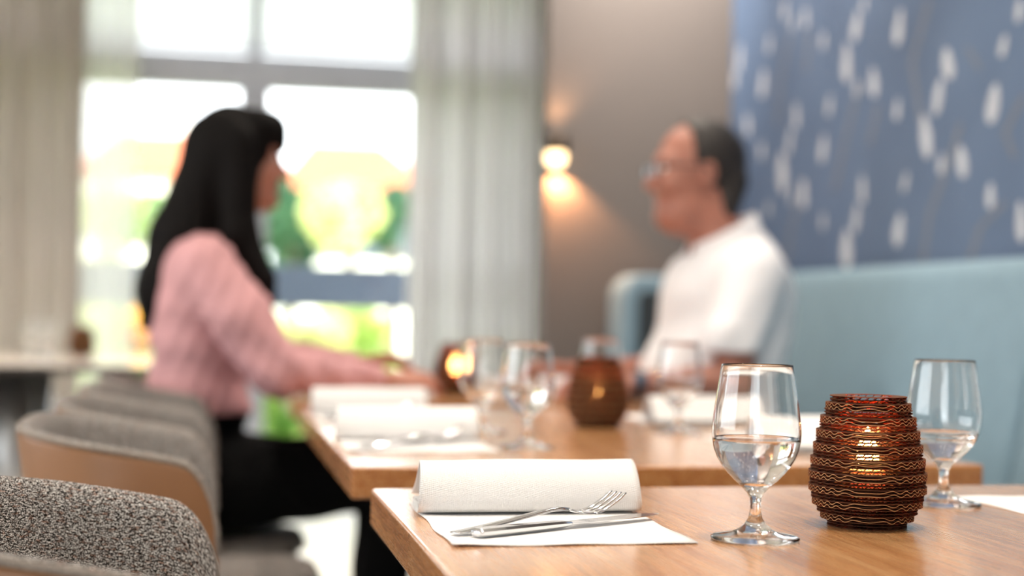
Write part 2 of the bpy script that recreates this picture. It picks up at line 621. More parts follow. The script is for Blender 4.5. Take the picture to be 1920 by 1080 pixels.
# ------------------------------------------------------------------ signed-distance sculpting (people)
class Vol:
    def __init__(s, lo, hi, h):
        s.lo = np.array(lo, float)
        s.h = h
        s.n = np.ceil((np.array(hi) - s.lo) / h).astype(int) + 1
        s.d = np.full(s.n, .2, np.float32)

    def _sub(s, lo, hi, pad):
        a = np.clip(np.floor((np.array(lo) - pad - s.lo) / s.h).astype(int), 0, s.n)
        b = np.clip(np.ceil((np.array(hi) + pad - s.lo) / s.h).astype(int) + 1, 0, s.n)
        if (b <= a).any():
            return None, None
        g = [(s.lo[k] + s.h * np.arange(a[k], b[k])).astype(np.float32) for k in range(3)]
        return tuple(slice(a[k], b[k]) for k in range(3)), np.meshgrid(*g, indexing='ij')

    def _comb(s, sl, d, k, sub):
        o = s.d[sl]
        if sub:
            d = -d
            hh = np.clip(.5 - .5 * (o - d) / k, 0, 1)
            s.d[sl] = o + (d - o) * hh + k * hh * (1 - hh)
        else:
            hh = np.clip(.5 + .5 * (o - d) / k, 0, 1)
            s.d[sl] = o + (d - o) * hh - k * hh * (1 - hh)

    def cone(s, a, b, r1, r2, k=.02, sub=False, flat=None):
        a, b = np.array(a, float), np.array(b, float)
        R = max(r1, r2)
        sl, g = s._sub(np.minimum(a, b), np.maximum(a, b), R * (1.6 if flat else 1) + .05)
        if sl is None:
            return s
        ba = b - a
        p = [g[i] - a[i] for i in range(3)]
        fl = flat or (1, 1, 1)
        q = [ba[i] / fl[i] for i in range(3)]
        p = [p[i] / fl[i] for i in range(3)]
        t = np.clip(sum(p[i] * q[i] for i in range(3)) / max(1e-9, sum(x * x for x in q)), 0, 1)
        d = np.sqrt(sum((p[i] - t * q[i]) ** 2 for i in range(3))) - (r1 + (r2 - r1) * t)
        s._comb(sl, d.astype(np.float32), k, sub)
        return s

    def ell(s, c, r, k=.02, sub=False, ry=0.):
        c, r = np.array(c, float), np.array(r, float)
        sl, g = s._sub(c - r.max(), c + r.max(), .05)
        if sl is None:
            return s
        x, y, z = (g[i] - c[i] for i in range(3))
        if ry:
            x, z = math.cos(ry) * x - math.sin(ry) * z, math.sin(ry) * x + math.cos(ry) * z
        k0 = np.sqrt((x / r[0]) ** 2 + (y / r[1]) ** 2 + (z / r[2]) ** 2)
        k1 = np.sqrt((x / r[0] ** 2) ** 2 + (y / r[1] ** 2) ** 2 + (z / r[2] ** 2) ** 2) + 1e-6
        s._comb(sl, (k0 * (k0 - 1) / k1).astype(np.float32), k, sub)
        return s

    def cut(s, pt, nrm):
        """remove the side the normal points to"""
        n = np.array(nrm, float)
        n /= np.linalg.norm(n)
        g = [s.lo[k] + s.h * np.arange(s.n[k]) for k in range(3)]
        d = ((g[0] - pt[0]) * n[0])[:, None, None] + ((g[1] - pt[1]) * n[1])[None, :, None] + ((g[2] - pt[2]) * n[2])[None, None, :]
        s.d = np.maximum(s.d, d.astype(np.float32))
        return s

    def ripple(s, fn):
        g = np.meshgrid(*[(s.lo[k] + s.h * np.arange(s.n[k])).astype(np.float32) for k in range(3)], indexing='ij', sparse=True)
        s.d = s.d + fn(*g).astype(np.float32)
        return s

    def mesh(s, name, mat, parent=None, off=(0, 0, 0), iters=3):
        d = s.d
        d[0], d[-1] = .1, .1
        d[:, 0], d[:, -1] = .1, .1
        d[:, :, 0], d[:, :, -1] = .1, .1
        nx, ny, nz = d.shape
        ins = d < 0
        cs = [(i, j, k) for i in (0, 1) for j in (0, 1) for k in (0, 1)]
        cnt = sum(ins[i:nx - 1 + i, j:ny - 1 + j, k:nz - 1 + k].astype(np.int8) for i, j, k in cs)
        act = (cnt > 0) & (cnt < 8)
        A = np.argwhere(act)
        idx = np.full(act.shape, -1, np.int64)
        idx[act] = np.arange(len(A))
        cv = {c: d[A[:, 0] + c[0], A[:, 1] + c[1], A[:, 2] + c[2]] for c in cs}
        pos = np.zeros((len(A), 3))
        num = np.zeros(len(A))
        for a in cs:
            for ax in range(3):
                if a[ax]:
                    continue
                b = list(a)
                b[ax] = 1
                va, vb = cv[a], cv[tuple(b)]
                m = (va < 0) != (vb < 0)
                t = va[m] / (va[m] - vb[m])
                q = np.tile(np.array(a, float), (m.sum(), 1))
                q[:, ax] += t
                pos[m] += q
                num[m] += 1
        v = (A + pos / num[:, None]) * s.h + s.lo
        F = []
        for ax in range(3):
            sl0 = [slice(1, -1)] * 3
            sl1 = [slice(1, -1)] * 3
            sl0[ax] = slice(0, -1)
            sl1[ax] = slice(1, None)
            a, b = ins[tuple(sl0)], ins[tuple(sl1)]
            E = np.argwhere(a != b)
            flip = a[tuple(E.T)]
            off_ = np.ones(3, int)
            off_[ax] = 0
            E = E + off_
            u, w_ = [(1, 2), (2, 0), (0, 1)][ax]
            eu, ew = np.zeros(3, int), np.zeros(3, int)
            eu[u] = 1
            ew[w_] = 1
            g = lambda q: idx[q[:, 0], q[:, 1], q[:, 2]]
            q4 = np.stack([g(E - eu - ew), g(E - ew), g(E), g(E - eu)], 1)
            q4[~flip] = q4[~flip][:, ::-1]
            F.append(q4)
        F = np.concatenate(F)
        F = F[(F >= 0).all(1)]
        # a few rounds of smoothing along edges
        e = np.concatenate([F[:, [0, 1]], F[:, [1, 2]], F[:, [2, 3]], F[:, [3, 0]]])
        deg = np.bincount(e[:, 0], minlength=len(v)) + np.bincount(e[:, 1], minlength=len(v))
        for _ in range(iters):
            acc = np.zeros_like(v)
            np.add.at(acc, e[:, 0], v[e[:, 1]])
            np.add.at(acc, e[:, 1], v[e[:, 0]])
            v = v * .5 + .5 * acc / np.maximum(deg, 1)[:, None]
        me = bpy.data.meshes.new(name)
        me.from_pydata((v - np.array(off)).tolist(), [], F.tolist())
        me.materials.append(mat)
        me.polygons.foreach_set('use_smooth', [True] * len(F))
        me.update()
        o = bpy.data.objects.new(name, me)
        C.objects.link(o)
        if parent:
            o.parent = parent
        return o


# ================================================================== SETTING
MX, PY, PX0 = 1.75, 4.86, 1.09       # mural wall plane, grey pier plane, pier's left end
LY = 8.9
b = MB().box((LX - .2, FY - .2, -.1), (MX + .2, WY + .15, 0))
struct(b.build('floor', M['floor']))
b = MB().box((LX - .2, FY - .2, CEIL), (MX + .2, WY + .15, CEIL + .1))
struct(b.build('ceiling', M['ceiling']))
struct(MB().box((MX, FY, 0), (MX + .2, WY + .15, CEIL)).build('wall_right', M['grey_wall']))
struct(MB().box((PX0, PY, 0), (MX, PY + .14, CEIL)).build('wall_end', M['grey_wall'], bevel=.004))
WX0, WX1, WT = -1.5, 1.62, 2.62
b = MB()
b.box((LX, WY, 0), (WX0, WY + .15, CEIL))
b.box((WX0, WY, WT), (WX1, WY + .15, CEIL))
b.box((WX1, WY, 0), (MX, WY + .15, CEIL))
struct(b.build('wall_back', M['white_wall']))
b = MB()                              # unseen left wall, its row of windows added for side fill light
b.box((LX - .15, FY, 0), (LX, WY, .8))
b.box((LX - .15, FY, 2.3), (LX, WY, CEIL))
b.box((LX - .15, FY, .8), (LX, .3, 2.3))
b.box((LX - .15, 4.7, .8), (LX, WY, 2.3))
struct(b.build('wall_left', M['white_wall']))
b = MB()  # unseen front wall, its glazed opening added to let fill light in
b.box((LX, FY - .15, 0), (-3.3, FY, CEIL))
b.box((-.6, FY - .15, 0), (MX, FY, CEIL))
b.box((-3.3, FY - .15, 0), (-.6, FY, .3))
b.box((-3.3, FY - .15, 2.42), (-.6, FY, CEIL))
struct(b.build('wall_front', M['white_wall']))


def window(name, frame, panes):
    o = MB()
    for a, c in frame:
        o.box(a, c)
    o = struct(o.build(name, M['frame'], bevel=.006))
    for a, c in panes:
        MB().box(a, c).build('window_pane', M['pane'], o)
    return o


mp = on_y(478, 190, WY)
MUL = mp.x                           # mullion centre
tz0, tz1 = 2.01, 2.17               # transom
fy0, fy1 = WY + .01, WY + .09
window('window_1',
       [((WX0, fy0, 0), (WX0 + .08, fy1, WT)), ((WX1 - .08, fy0, 0), (WX1, fy1, WT)),
        ((WX0 + .08, fy0, WT - .07), (WX1 - .08, fy1, WT)), ((WX0 + .08, fy0, 0), (WX1 - .08, fy1, .07)),
        ((WX0 + .08, fy0 - .03, tz0), (WX1 - .08, fy1, tz1)),
        ((MUL - .07, fy0, .07), (MUL + .07, fy1, tz0)), ((MUL - .03, fy0, tz1), (MUL + .03, fy1, WT - .07)),
        ((-.93, fy0, .07), (-.86, fy1, tz0))],
       [((WX0 + .08, WY + .045, .07), (-.93, WY + .051, tz0)), ((-.86, WY + .045, .07), (MUL - .07, WY + .051, tz0)),
        ((MUL + .07, WY + .045, .07), (WX1 - .08, WY + .051, tz0)),
        ((WX0 + .08, WY + .045, tz1), (MUL - .03, WY + .051, WT - .07)), ((MUL + .03, WY + .045, tz1), (WX1 - .08, WY + .051, WT - .07))])
fr, pn = [], []
for k in range(4):
    y0 = .3 + k * 1.1
    fr += [((LX - .1, y0, .8), (LX - .04, y0 + .05, 2.3))]
    pn += [((LX - .075, y0 + .05, .8), (LX - .069, y0 + 1.1, 2.3))]
window('fill_window_left', fr, pn)  # unseen windows, added for side fill light
fr, pn = [], []
for k in range(3):
    x0 = -3.3 + k * .9
    fr += [((x0, FY - .1, .3), (x0 + .05, FY - .04, 2.42))]
    pn += [((x0 + .05, FY - .075, .3), (x0 + .9, FY - .069, 2.42))]
window('fill_window_front', fr, pn)  # unseen windows behind the camera, added for frontal fill

# ------------------------------------------------------------------ blinds, curtains
for (x0, x1, lab) in ((-.82, MUL - .02, 'white roller blind lowered over the window left of the grey mullion'),
                      (MUL + .02, 1.02, 'white roller blind lowered over the window right of the grey mullion')):
    t = thing('roller_blind', lab, 'blind', ((x0 + x1) / 2, WY - .06, 2.17), group='white roller blinds on the window')
    h = (x1 - x0) / 2
    P, UV = [], []
    for i in range(21):
        P.append([((i / 20 * 2 - 1) * h, .002 * math.sin(i * .9), z) for z in (.02, .15, .27, .39)])
        UV.append([(i * .05, z) for z in (.02, .15, .27, .39)])
    grid_obj('blind_cloth', P, UV, M['blind'], t, .001)
    MB().box((-h, -.008, .0), (h, .008, .022)).build('bottom_bar', M['frame'], t, bevel=.003)
    MB().tube([(-h, 0, .41), (h, 0, .41)], .022, 14).build('roller_tube', M['frame'], t)


def curtain(name, label, x0, x1, y, mat, folds, amp, seed, top=2.6, group=None):
    r = random.Random(seed)
    n = int(folds * 22)
    ph = [r.uniform(-.5, .5) for _ in range(folds + 2)]
    am = [r.uniform(.55, 1.15) for _ in range(folds + 2)]
    P, UV = [], []
    zs = [.015, .3, .7, 1.1, 1.5, 1.9, 2.3, top]
    for i in range(n + 1):
        u = i / n
        k = u * folds
        a = int(k)
        f = k - a
        A = amp * (am[a] * (1 - f) + am[a + 1] * f)
        p = ph[a] * (1 - f) + ph[a + 1] * f
        row = []
        for z in zs:
            sw = .15 * math.sin(z * 1.3 + a * 1.7 + seed)
            row.append((x0 + (x1 - x0) * u + .25 * amp * math.sin(4 * PI * k + p), y + A * math.sin(2 * PI * k + p * 2 + sw), z))
        P.append(row)
        UV.append([(u * (x1 - x0) * 1.6, z) for z in zs])
    o = grid_obj(name, P, UV, mat, None, .0015)
    m = o.modifiers.new('smooth', 'SUBSURF')
    m.levels = m.render_levels = 1
    return tag(o, label, 'curtain', group)


lc0, lc1, lc2 = on_y(-60, 300, 6.9).x, on_y(158, 300, 6.9).x, on_y(255, 300, 6.95).x
curtain('curtain', 'opaque warm grey pleated curtain at the far left edge, before the sheer one', lc0, lc1, 6.84, M['curtain'], 4, .085, 3)
curtain('sheer_curtain', 'thin see-through white curtain between the grey curtain and the seated woman', lc1 - .02, lc2, 6.98, M['sheer'], 3, .028, 5)
curtain('curtain', 'pale grey pleated curtain between the window and the grey wall with the lamp', on_y(766, 300, 6.9).x, on_y(1050, 300, 6.9).x, 6.88, M['curtain2'], 5, .10, 8)

# ------------------------------------------------------------------ mural
mY0, mY1, mZ0, mZ1 = 2.45, PY - .006, .95, 2.6
t = MB().box((MX - .012, mY0, mZ0), (MX - .0005, mY1, mZ1), 0)
BL = [(865, 30, 60, 5), (930, 55, 62, -8), (890, 75, 42, 20), (1115, 10, 46, 0), (1090, 80, 84, 14), (1060, 200, 116, -4),
      (1145, 260, 84, -6), (1092, 278, 52, 10), (1225, 85, 104, 8), (1555, 145, 66, 20), (1380, 200, 96, -14), (1350, 305, 104, 14),
      (1525, 325, 116, 12), (1310, 430, 128, -10), (1425, 510, 94, -12), (1360, 518, 60, 12), (985, 130, 52, 0), (815, 140, 50, 10),
      (720, 185, 76, 6), (795, 265, 80, 8), (1005, 335, 62, 12), (1220, 345, 64, 5), (900, 365, 74, -4), (880, 445, 80, 14),
      (985, 470, 84, 8), (745, 395, 70, -12), (855, 545, 116, -5), (922, 612, 84, -6), (886, 622, 48, 18), (1110, 600, 84, -6),
      (1245, 575, 58, 18), (1515, 618, 74, 0), (1090, 690, 86, 14), (1225, 725, 96, 12), (985, 700, 52, 4), (812, 660, 42, 6),
      (1060, 790, 120, -4), (706, 250, 56, 4), (790, 475, 52, 0), (1612, 700, 120, -6), (1606, 30, 70, 8)]
r_ = random.Random(4)
for (cx, cy, ln, ang, up) in [x + (0,) for x in BL] + [x + (1.0,) for x in BL]:
    p = on_x(960 + cx / 1.6875, cy / 1.6875, MX - .012)
    q = on_x(960 + cx / 1.6875, (cy + ln) / 1.6875, MX - .012)
    p.z, q.z = p.z + up, q.z + up
    if p.z > 2.5:
        continue
    L = (p.z - q.z) * .56
    wd = L * r_.uniform(.30, .44)
    a = math.radians(ang)
    pts = []
    for k in range(14):
        th = 2 * PI * k / 14
        rr = 1 + r_.uniform(-.16, .16)
        u, v = wd * math.cos(th) * rr * (1 - .3 * math.sin(th)), L * math.sin(th) * (1 + r_.uniform(-.08, .08))
        pts.append((-(u * math.cos(a) + v * math.sin(a)), -u * math.sin(a) + v * math.cos(a)))
    # wall runs along Y; to the right in the picture is -Y
    f0 = [(MX - .0125, p.y + s_ * 1.3, p.z + h_) for s_, h_ in pts]
    f1 = [(MX - .0135, p.y + s_ * 1.3, p.z + h_) for s_, h_ in pts]
    t.loft([f0, f1], True, 1, False)
ST = [[(1320, 0), (1265, 200), (1300, 420)], [(880, 110), (850, 250), (840, 400)], [(1420, 390), (1380, 520), (1320, 680), (1300, 830)],
      [(1100, 270), (1060, 420), (1020, 600)], [(905, 640), (880, 740), (870, 830)], [(1620, 300), (1560, 420), (1590, 500)],
      [(1160, 330), (1130, 460)], [(1440, 150), (1480, 220)], [(1560, 640), (1480, 720), (1450, 820)], [(940, 90), (930, 230)]]
for pl in ST:
    pp = [on_x(960 + x / 1.6875, y / 1.6875, MX - .0128) for x, y in pl]
    fine = []
    for a_, c_ in zip(pp[:-1], pp[1:]):
        for k in range(5):
            fine.append(a_.lerp(c_, k / 5))
    fine.append(pp[-1])
    ra = [[(MX - x_, p.y + s_, p.z + s_ * .2) for x_, s_ in ((.0122, -.011), (.0122, .011), (.013, .011), (.013, -.011))] for p in fine]
    t.loft(ra, True, 2, False)
tag(t.build('wall_mural', [M['mural_blue'], M['blossom'], M['stem']]), 'blue wall mural with white blossoms on grey twigs above the banquette', 'mural')

# ------------------------------------------------------------------ wall lamp on the grey pier
sp = Vector((1.110, PY, on_y(1049, 282, PY).z))
t = thing('wall_lamp', 'small up and down wall lamp glowing warm on the grey wall', 'lamp', (sp.x, PY, sp.z))
MB().box((-.018, -.022, -.05), (.018, -.0005, .05)).build('wall_plate', M['brass'], t, bevel=.003)
b = MB()
n = 20
for z0, z1 in ((.012, .045), (-.045, -.012)):
    pass
ro, ri = .042, .038
rings = [[(ro * math.cos(PI * k / n + PI), -.055 + ro * math.sin(PI * k / n + PI), z) for k in range(n + 1)] +
         [(ri * math.cos(PI - PI * k / n + PI), -.055 + ri * math.sin(PI - PI * k / n + PI), z) for k in range(n + 1)] for z in (-.012, .045)]
b.loft(rings, True)
b.box((-.042, -.055, -.012), (.042, -.012, .0))
b.build('lamp_shade', M['brass'], t)
MB().lathe([(0, -.062), (.02, -.06), (.030, -.045), (.033, -.028), (.03, -.014), (0, -.0125)], 24, (0, -.055, 0)).build('glowing_diffuser', M['bulb'], t)
MB().lathe([(0, .001), (.024, .001), (.024, .012), (0, .012)], 24, (0, -.05, 0)).build('glowing_up_lens', M['bulb'], t)
o = light('wall_lamp_light', 'SPOT', (sp.x + .015, PY - .05, sp.z - .07), 5.5, (1, .46, .20), (.22, 0, 0), spot_size=2.05, spot_blend=.35, shadow_soft_size=.012)
o = light('wall_lamp_light', 'SPOT', (sp.x + .01, PY - .05, sp.z + .06), 1.5, (1, .55, .27), (PI, 0, 0), spot_size=2.0, spot_blend=.9, shadow_soft_size=.02)

# ------------------------------------------------------------------ banquette along the mural wall
t = thing('banquette', 'long light blue upholstered banquette below the mural', 'sofa', (1.4, 2.7, 0))
off = (1.4, 2.7, 0)
bY0, bY1 = .3, 4.72
MB().box((1.12, bY0, .0), (1.70, bY1, .13)).build('plinth', M['plinth'], t, off, bevel=.005)
MB().box((1.06, bY0, .13), (1.70, bY1, .34)).build('seat_base', M['banq'], t, off, bevel=.012, seg=3)


def back_panel(y0, y1):
    pr = [(1.54, .45), (1.655, 1.04), (1.660, 1.065), (1.672, 1.082), (1.69, 1.088), (1.712, 1.088), (1.712, .34), (1.54, .34)]
    bb = MB()
    e = .012
    ys = [(y0, .02), (y0 + .006, .007), (y0 + .02, 0), (y1 - .02, 0), (y1 - .006, .007), (y1, .02)]
    cx, cz = 1.68, .72
    rings = []
    for y, d in ys:
        rings.append([(x + (d if x < 1.68 else 0), y, z - (d if z > 1.0 else 0)) for x, z in pr])
    bb.loft(rings, True)
    return bb.build('back_panel', M['banq'], t, off)


sm = on_x(1905, 770, 1.60).y
for y0, y1 in ((bY0, 1.45), (1.462, sm - .007), (sm + .007, bY1 - .005)):
    back_panel(y0, y1)
for y0, y1 in ((bY0, 1.45), (1.456, sm - .003), (sm + .003, bY1 - .105)):
    MB().box((1.05, y0, .345), (1.60, y1, .47)).build('seat_cushion', M['banq'], t, off, bevel=.03, seg=4)
MB().box((1.71, bY0, .34), (1.74, bY1, 1.06)).build('back_board', M['plinth'], t, off)
# end panel across the far end: padded frame with a dark inner face
ex0 = on_y(1152, 600, bY1).x
b = MB()
prof = [(ex0, .0), (ex0, 1.02), (ex0 + .012, 1.06), (ex0 + .05, 1.085), (1.735, 1.085), (1.735, 0.0)]
b.loft([[(x, bY1 - .10, z) for x, z in prof], [(x, bY1 + .09, z) for x, z in prof]], True, 0, False)
b.build('end_panel', M['banq'], t, off, bevel=.02, seg=3)
b = MB()
prof = [(ex0 + .05, .48), (ex0 + .05, 1.0), (ex0 + .06, 1.03), (1.66, 1.03), (1.56, .48)]
b.loft([[(x, bY1 - .112, z) for x, z in prof], [(x, bY1 - .099, z) for x, z in prof]], True, 0, False)
o = b.build('inner_pad', M['banq_in'], t, off, bevel=.004)
o['label'] = 'dark inner face of the end panel'


# ------------------------------------------------------------------ tables
def table(name, label, x0, x1, y0, y1, wood, top=.75, th=.041, group=None, ped='black_metal', pr=.045):
    cx, cy = (x0 + x1) / 2, (y0 + y1) / 2
    t = thing(name, label, 'table', (cx, cy, 0), 0, group)
    hx, hy = (x1 - x0) / 2, (y1 - y0) / 2
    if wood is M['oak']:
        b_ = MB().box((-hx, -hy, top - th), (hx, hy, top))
        b_.mi = [1, 0, 1, 1, 1, 1]  # all faces but the top take the oak with painted shade
        b_.build('tabletop', [wood, M['oak_side_shade']], t, bevel=.004, seg=3)
    else:
        MB().box((-hx, -hy, top - .004), (hx, hy, top)).build('tabletop', wood, t, bevel=.001)
        MB().box((-hx, -hy, top - th), (hx, hy, top - .0042)).build('edge_band', M['plinth'], t, bevel=.003)
    for sy in (-1, 1):
        MB().lathe([(0, .018), (pr, .018), (pr, top - th - .008), (0, top - th - .008)], 28, (.08, sy * hy * .52, 0)).build('pedestal_column', M[ped], t)
        MB().box((-.14, sy * hy * .52 - .2, 0), (.30, sy * hy * .52 + .2, .018)).build('base_plate', M['black_metal'], t, bevel=.006)
        MB().box((-.04, sy * hy * .52 - .12, top - th - .008), (.20, sy * hy * .52 + .12, top - th)).build('mounting_plate', M['black_metal'], t)
    return t


TX0, TX1 = .177, 1.049
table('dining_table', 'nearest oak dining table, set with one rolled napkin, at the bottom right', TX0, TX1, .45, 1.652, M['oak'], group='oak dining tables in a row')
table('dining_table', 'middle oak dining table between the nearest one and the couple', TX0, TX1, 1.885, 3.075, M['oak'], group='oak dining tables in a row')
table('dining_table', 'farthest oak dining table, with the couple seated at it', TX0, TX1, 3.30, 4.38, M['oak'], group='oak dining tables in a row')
table('dining_table', 'table with its top paled by painted glare, thin dark edge and grey pedestal before the left curtain', -1.35, -.19, 5.30, 6.45, M['glare_top'], th=.03, ped='brushed', pr=.075)


# ------------------------------------------------------------------ tub chairs
def make_chair(label, group):
    t = thing('tub_chair', label, 'chair', (0, 0, 0), 0, group)
    # plan path: wing tip -> round the back -> other wing tip (origin = chair centre on floor, faces +X)
    xt, xb, hy, rc = .005, -.268, .238, .15
    path = []
    ws = [0, .003, .007, .012, .018, .025, .033, .042, .055, .072, .090, .110]
    for d_ in ws:
        path.append((xt - d_, -hy))
    for k in range(1, 13):
        a = -PI / 2 - PI / 2 * k / 12
        path.append((xb + rc + rc * math.cos(a), -hy + rc + rc * math.sin(a)))
    for k in range(1, 6):
        path.append((xb, (-hy + rc) * (1 - 2 * k / 5)))
    for k in range(1, 13):
        a = PI - PI / 2 * k / 12
        path.append((xb + rc + rc * math.cos(a), hy - rc + rc * math.sin(a)))
    for d_ in reversed(ws):
        path.append((xt - d_, hy))
    path = [Vector((x, y, 0)) for x, y in path]
    L = [0]
    for a, c in zip(path[:-1], path[1:]):
        L.append(L[-1] + (c - a).length)
    T = L[-1]
    tw, le, uvt = [], [], []
    for i, p in enumerate(path):
        d = (path[min(i + 1, len(path) - 1)] - path[max(i - 1, 0)]).normalized()
        nin = Vector((-d.y, d.x, 0))
        if nin.dot(Vector((-.05, 0, 0)) - p) < 0:
            nin = -nin
        s = min(L[i], T - L[i])
        q = min(1, s / (T * .5))
        rim = .742 + .050 * (1 - (1 - q) ** 2.0)
        if s < .052:
            e = 1 - s / .052
            rim -= .11 * (1 - math.sqrt(max(0, 1 - e * e)))
        low = .365
        back = max(0., -(p.x + .1) / .2)

        def at(o_, z):
            k = (z - low) / (rim - low)
            shr = (.045 + .04 * min(1, back)) * (1 - k) ** 1.2                       # tapers inward to the seat
            return p + nin * (o_ + shr) + Vector((0, 0, z))
        th = .046
        out = [(0.001, low), (.001, low + (rim - low) * .35), (.001, low + (rim - low) * .7), (.001, rim - .016), (.0030, rim - .006)]
        le.append([at(*x) for x in out] + [at(.008, rim - .008), at(.010, low + (rim - low) * .5), at(.010, low)])
        sec = [(.006, rim - .02), (.005, rim - .007), (.007, rim - .002), (.012, rim), (.019, rim - .002), (.026, rim - .009), (.031, rim - .022),
               (.038, rim - .07), (.044, (rim + low) / 2 + .03), (th, low + .05), (.012, low + .05)]
        row = [at(*x) for x in sec]
        tw.append(row)
    b = MB().loft(le, True)
    o = b.build('leather_shell', M['leather'], t)
    # tweed lining with uv in metres
    n = len(tw[0])
    v = [tuple(p) for r in tw for p in r]
    f, uv = [], []
    pl = [0]
    mid = tw[len(tw) // 2]
    for a, c in zip(mid[:-1], mid[1:]):
        pl.append(pl[-1] + (c - a).length)
    pl.append(pl[-1] + .3)
    for i in range(len(tw) - 1):
        for k in range(n):
            k2 = (k + 1) % n
            f.append((i * n + k, i * n + k2, (i + 1) * n + k2, (i + 1) * n + k))
            uv += [(L[i], pl[k]), (L[i], pl[k + 1]), (L[i + 1], pl[k + 1]), (L[i + 1], pl[k])]
    for rowi in (0, len(tw) - 1):
        ids = [rowi * n + k for k in range(n)]
        f.append(tuple(ids))
        uv += [(tw[rowi][k].x, tw[rowi][k].z) for k in range(n)]
    me = bpy.data.meshes.new('tweed_lining')
    me.from_pydata(v, [], f)
    ul = me.uv_layers.new(name='UVMap')
    for k, q in enumerate(uv):
        ul.data[k].uv = q
    me.materials.append(M['tweed'])
    me.polygons.foreach_set('use_smooth', [True] * (len(f) - 2) + [False] * 2)
    me.update()
    o = bpy.data.objects.new('tweed_lining', me)
    C.objects.link(o)
    o.parent = t
    # stitched seam along the rim
    b = MB()
    b.tube([r[4] * .5 + q_[1] * .5 + Vector((0, 0, .001)) for r, q_ in zip(le, tw)], .0036, 8)
    b.build('seam_piping', M['piping'], t)
    # seat
    P, UV = [], []
    nx, ny = 22, 22
    x0, x1, sy = -.215, .225, .160
    rings = []
    def loop(inset, z, m=40):
        pts = []
        rx, ry = (x1 - x0) / 2 - inset, sy - inset
        for k in range(m):
            a = 2 * PI * k / m
            c_, s_ = math.cos(a), math.sin(a)
            pts.append(((x0 + x1) / 2 + rx * math.copysign(abs(c_) ** .45, c_), ry * math.copysign(abs(s_) ** .45, s_), z))
        return pts
    b = MB()
    b.loft([loop(.02, .374), loop(.006, .377), loop(0, .383), loop(0, .396), loop(.006, .405), loop(.02, .411), loop(.08, .414), loop(.15, .415)], True)
    me = b.mesh('seat_cushion', M['tweed'])
    ul = me.uv_layers.new(name='UVMap')
    for lp in me.loops:
        co = me.vertices[lp.vertex_index].co
        ul.data[lp.index].uv = (co.x + co.z * .7, co.y + co.z * .5)
    o = bpy.data.objects.new('seat_cushion', me)
    C.objects.link(o)
    o.parent = t
    MB().box((-.20, -.155, .312), (.205, .155, .373)).build('seat_frame', M['black_metal'], t, bevel=.01)
    for sx, sy_ in ((-1, -1), (-1, 1), (1, -1), (1, 1)):
        MB().tube([((.19 if sx > 0 else -.20) + sx * .03, sy_ * .165, 0), ((.16 if sx > 0 else -.17), sy_ * .135, .330)], [.012, .019], 14).build('leg', M['black_metal'], t)
    return t


ch0 = make_chair('nearest tub chair, its grey tweed rim sharp in the bottom left corner', 'tan leather tub chairs left of the tables')
ch0.location = (.010, 1.33, 0)
for y, lab in ((2.20, 'second tub chair from the camera, broad tan leather back before the black trousers'),
               (2.69, 'third tub chair from the camera, between the broad leather one and the woman'),
               (3.18, 'fourth tub chair from the camera, empty, right in front of the woman\'s pink blouse'),
               (3.67, 'tub chair the woman in the pink blouse sits on')):
    dup(ch0, (.010, y, 0), 0, lab)
dup(ch0, (-1.05, 4.72, 0), PI / 2, 'blurred tub chair standing at the left table at the picture edge', 'tub chairs at the left table')

# ------------------------------------------------------------------ goblets
GP = [(0, .0), (.0385, .0), (.0392, .0012), (.0392, .0024), (.037, .0036), (.029, .0050), (.021, .0065), (.0148, .0092), (.0098, .0138), (.0064, .0190), (.0050, .0250),
      (.0047, .0310), (.0052, .0365), (.0076, .0410), (.0128, .0470), (.0195, .0528), (.0255, .0590), (.0305, .0655), (.0345, .0725), (.0374, .0800), (.0390, .0875),
      (.0394, .0950), (.0388, .1040), (.0374, .1160), (.0354, .1300), (.0334, .1430), (.0318, .1535), (.0315, .1550)]
GI = [(.0309, .1550), (.0308, .1535), (.0324, .1430), (.0344, .1300), (.0364, .1160), (.0378, .1040), (.0384, .0950), (.0379, .0875), (.0363, .0800),
      (.0333, .0725), (.0291, .0655), (.0239, .0600), (.0180, .0556), (.0110, .0527), (0, .0515)]


def goblet(label, loc, level, group='water goblets on the oak tables', share={}):
    if 'm' not in share:
        share['m'] = MB().lathe(GP + GI, 72).mesh('goblet', M['glass'])
    o = bpy.data.objects.new('water_goblet', share['m'])
    C.objects.link(o)
    o.location = loc
    tag(o, label, 'glass', group)
    if level:
        if level not in share:
            pr = [(0, .0511)]
            for r, z in reversed(GI[:-1]):
                if z < level - .0003:
                    pr.append((r + .0003, z - .0002))
            rl = np.interp(level, [z for r, z in reversed(GI)], [r for r, z in reversed(GI)])
            pr += [(rl + .0003, level - .0001), (rl - .0004, level - .0003), (0, level - .0003)]
            share[level] = MB().lathe(pr, 72).mesh('water', M['water'])
        c = bpy.data.objects.new('water', share[level])
        C.objects.link(c)
        c.parent = o
    return o


TZ = .7502
goblet('sharp half-full goblet at the front, left of the cardboard candle holder', (.4758, 1.251, TZ), .090)
goblet('goblet just right of and behind the sharp cardboard candle holder', (.7724, 1.472, TZ), .078)
goblet('blurred half-full goblet beside the fork of the middle table, nearer of its left pair', (.4594, 2.146, TZ), .090)
goblet('blurred goblet behind the other left one on the middle table', (.4422, 2.420, TZ), .070)
goblet('blurred goblet before the white shirt, right of the middle candle holder', (.7815, 2.423, TZ), .072)
goblet('blurred goblet rising behind the middle candle holder, only its rim showing', (.7225, 2.720, TZ), None)
goblet('small blurred goblet on the table before the left curtain', (-.615, 5.95, TZ), None, 'glass on the left table')
goblet('blurred goblet at the left picture edge of the left table', (-.70, 6.15, TZ), None, 'glass on the left table')


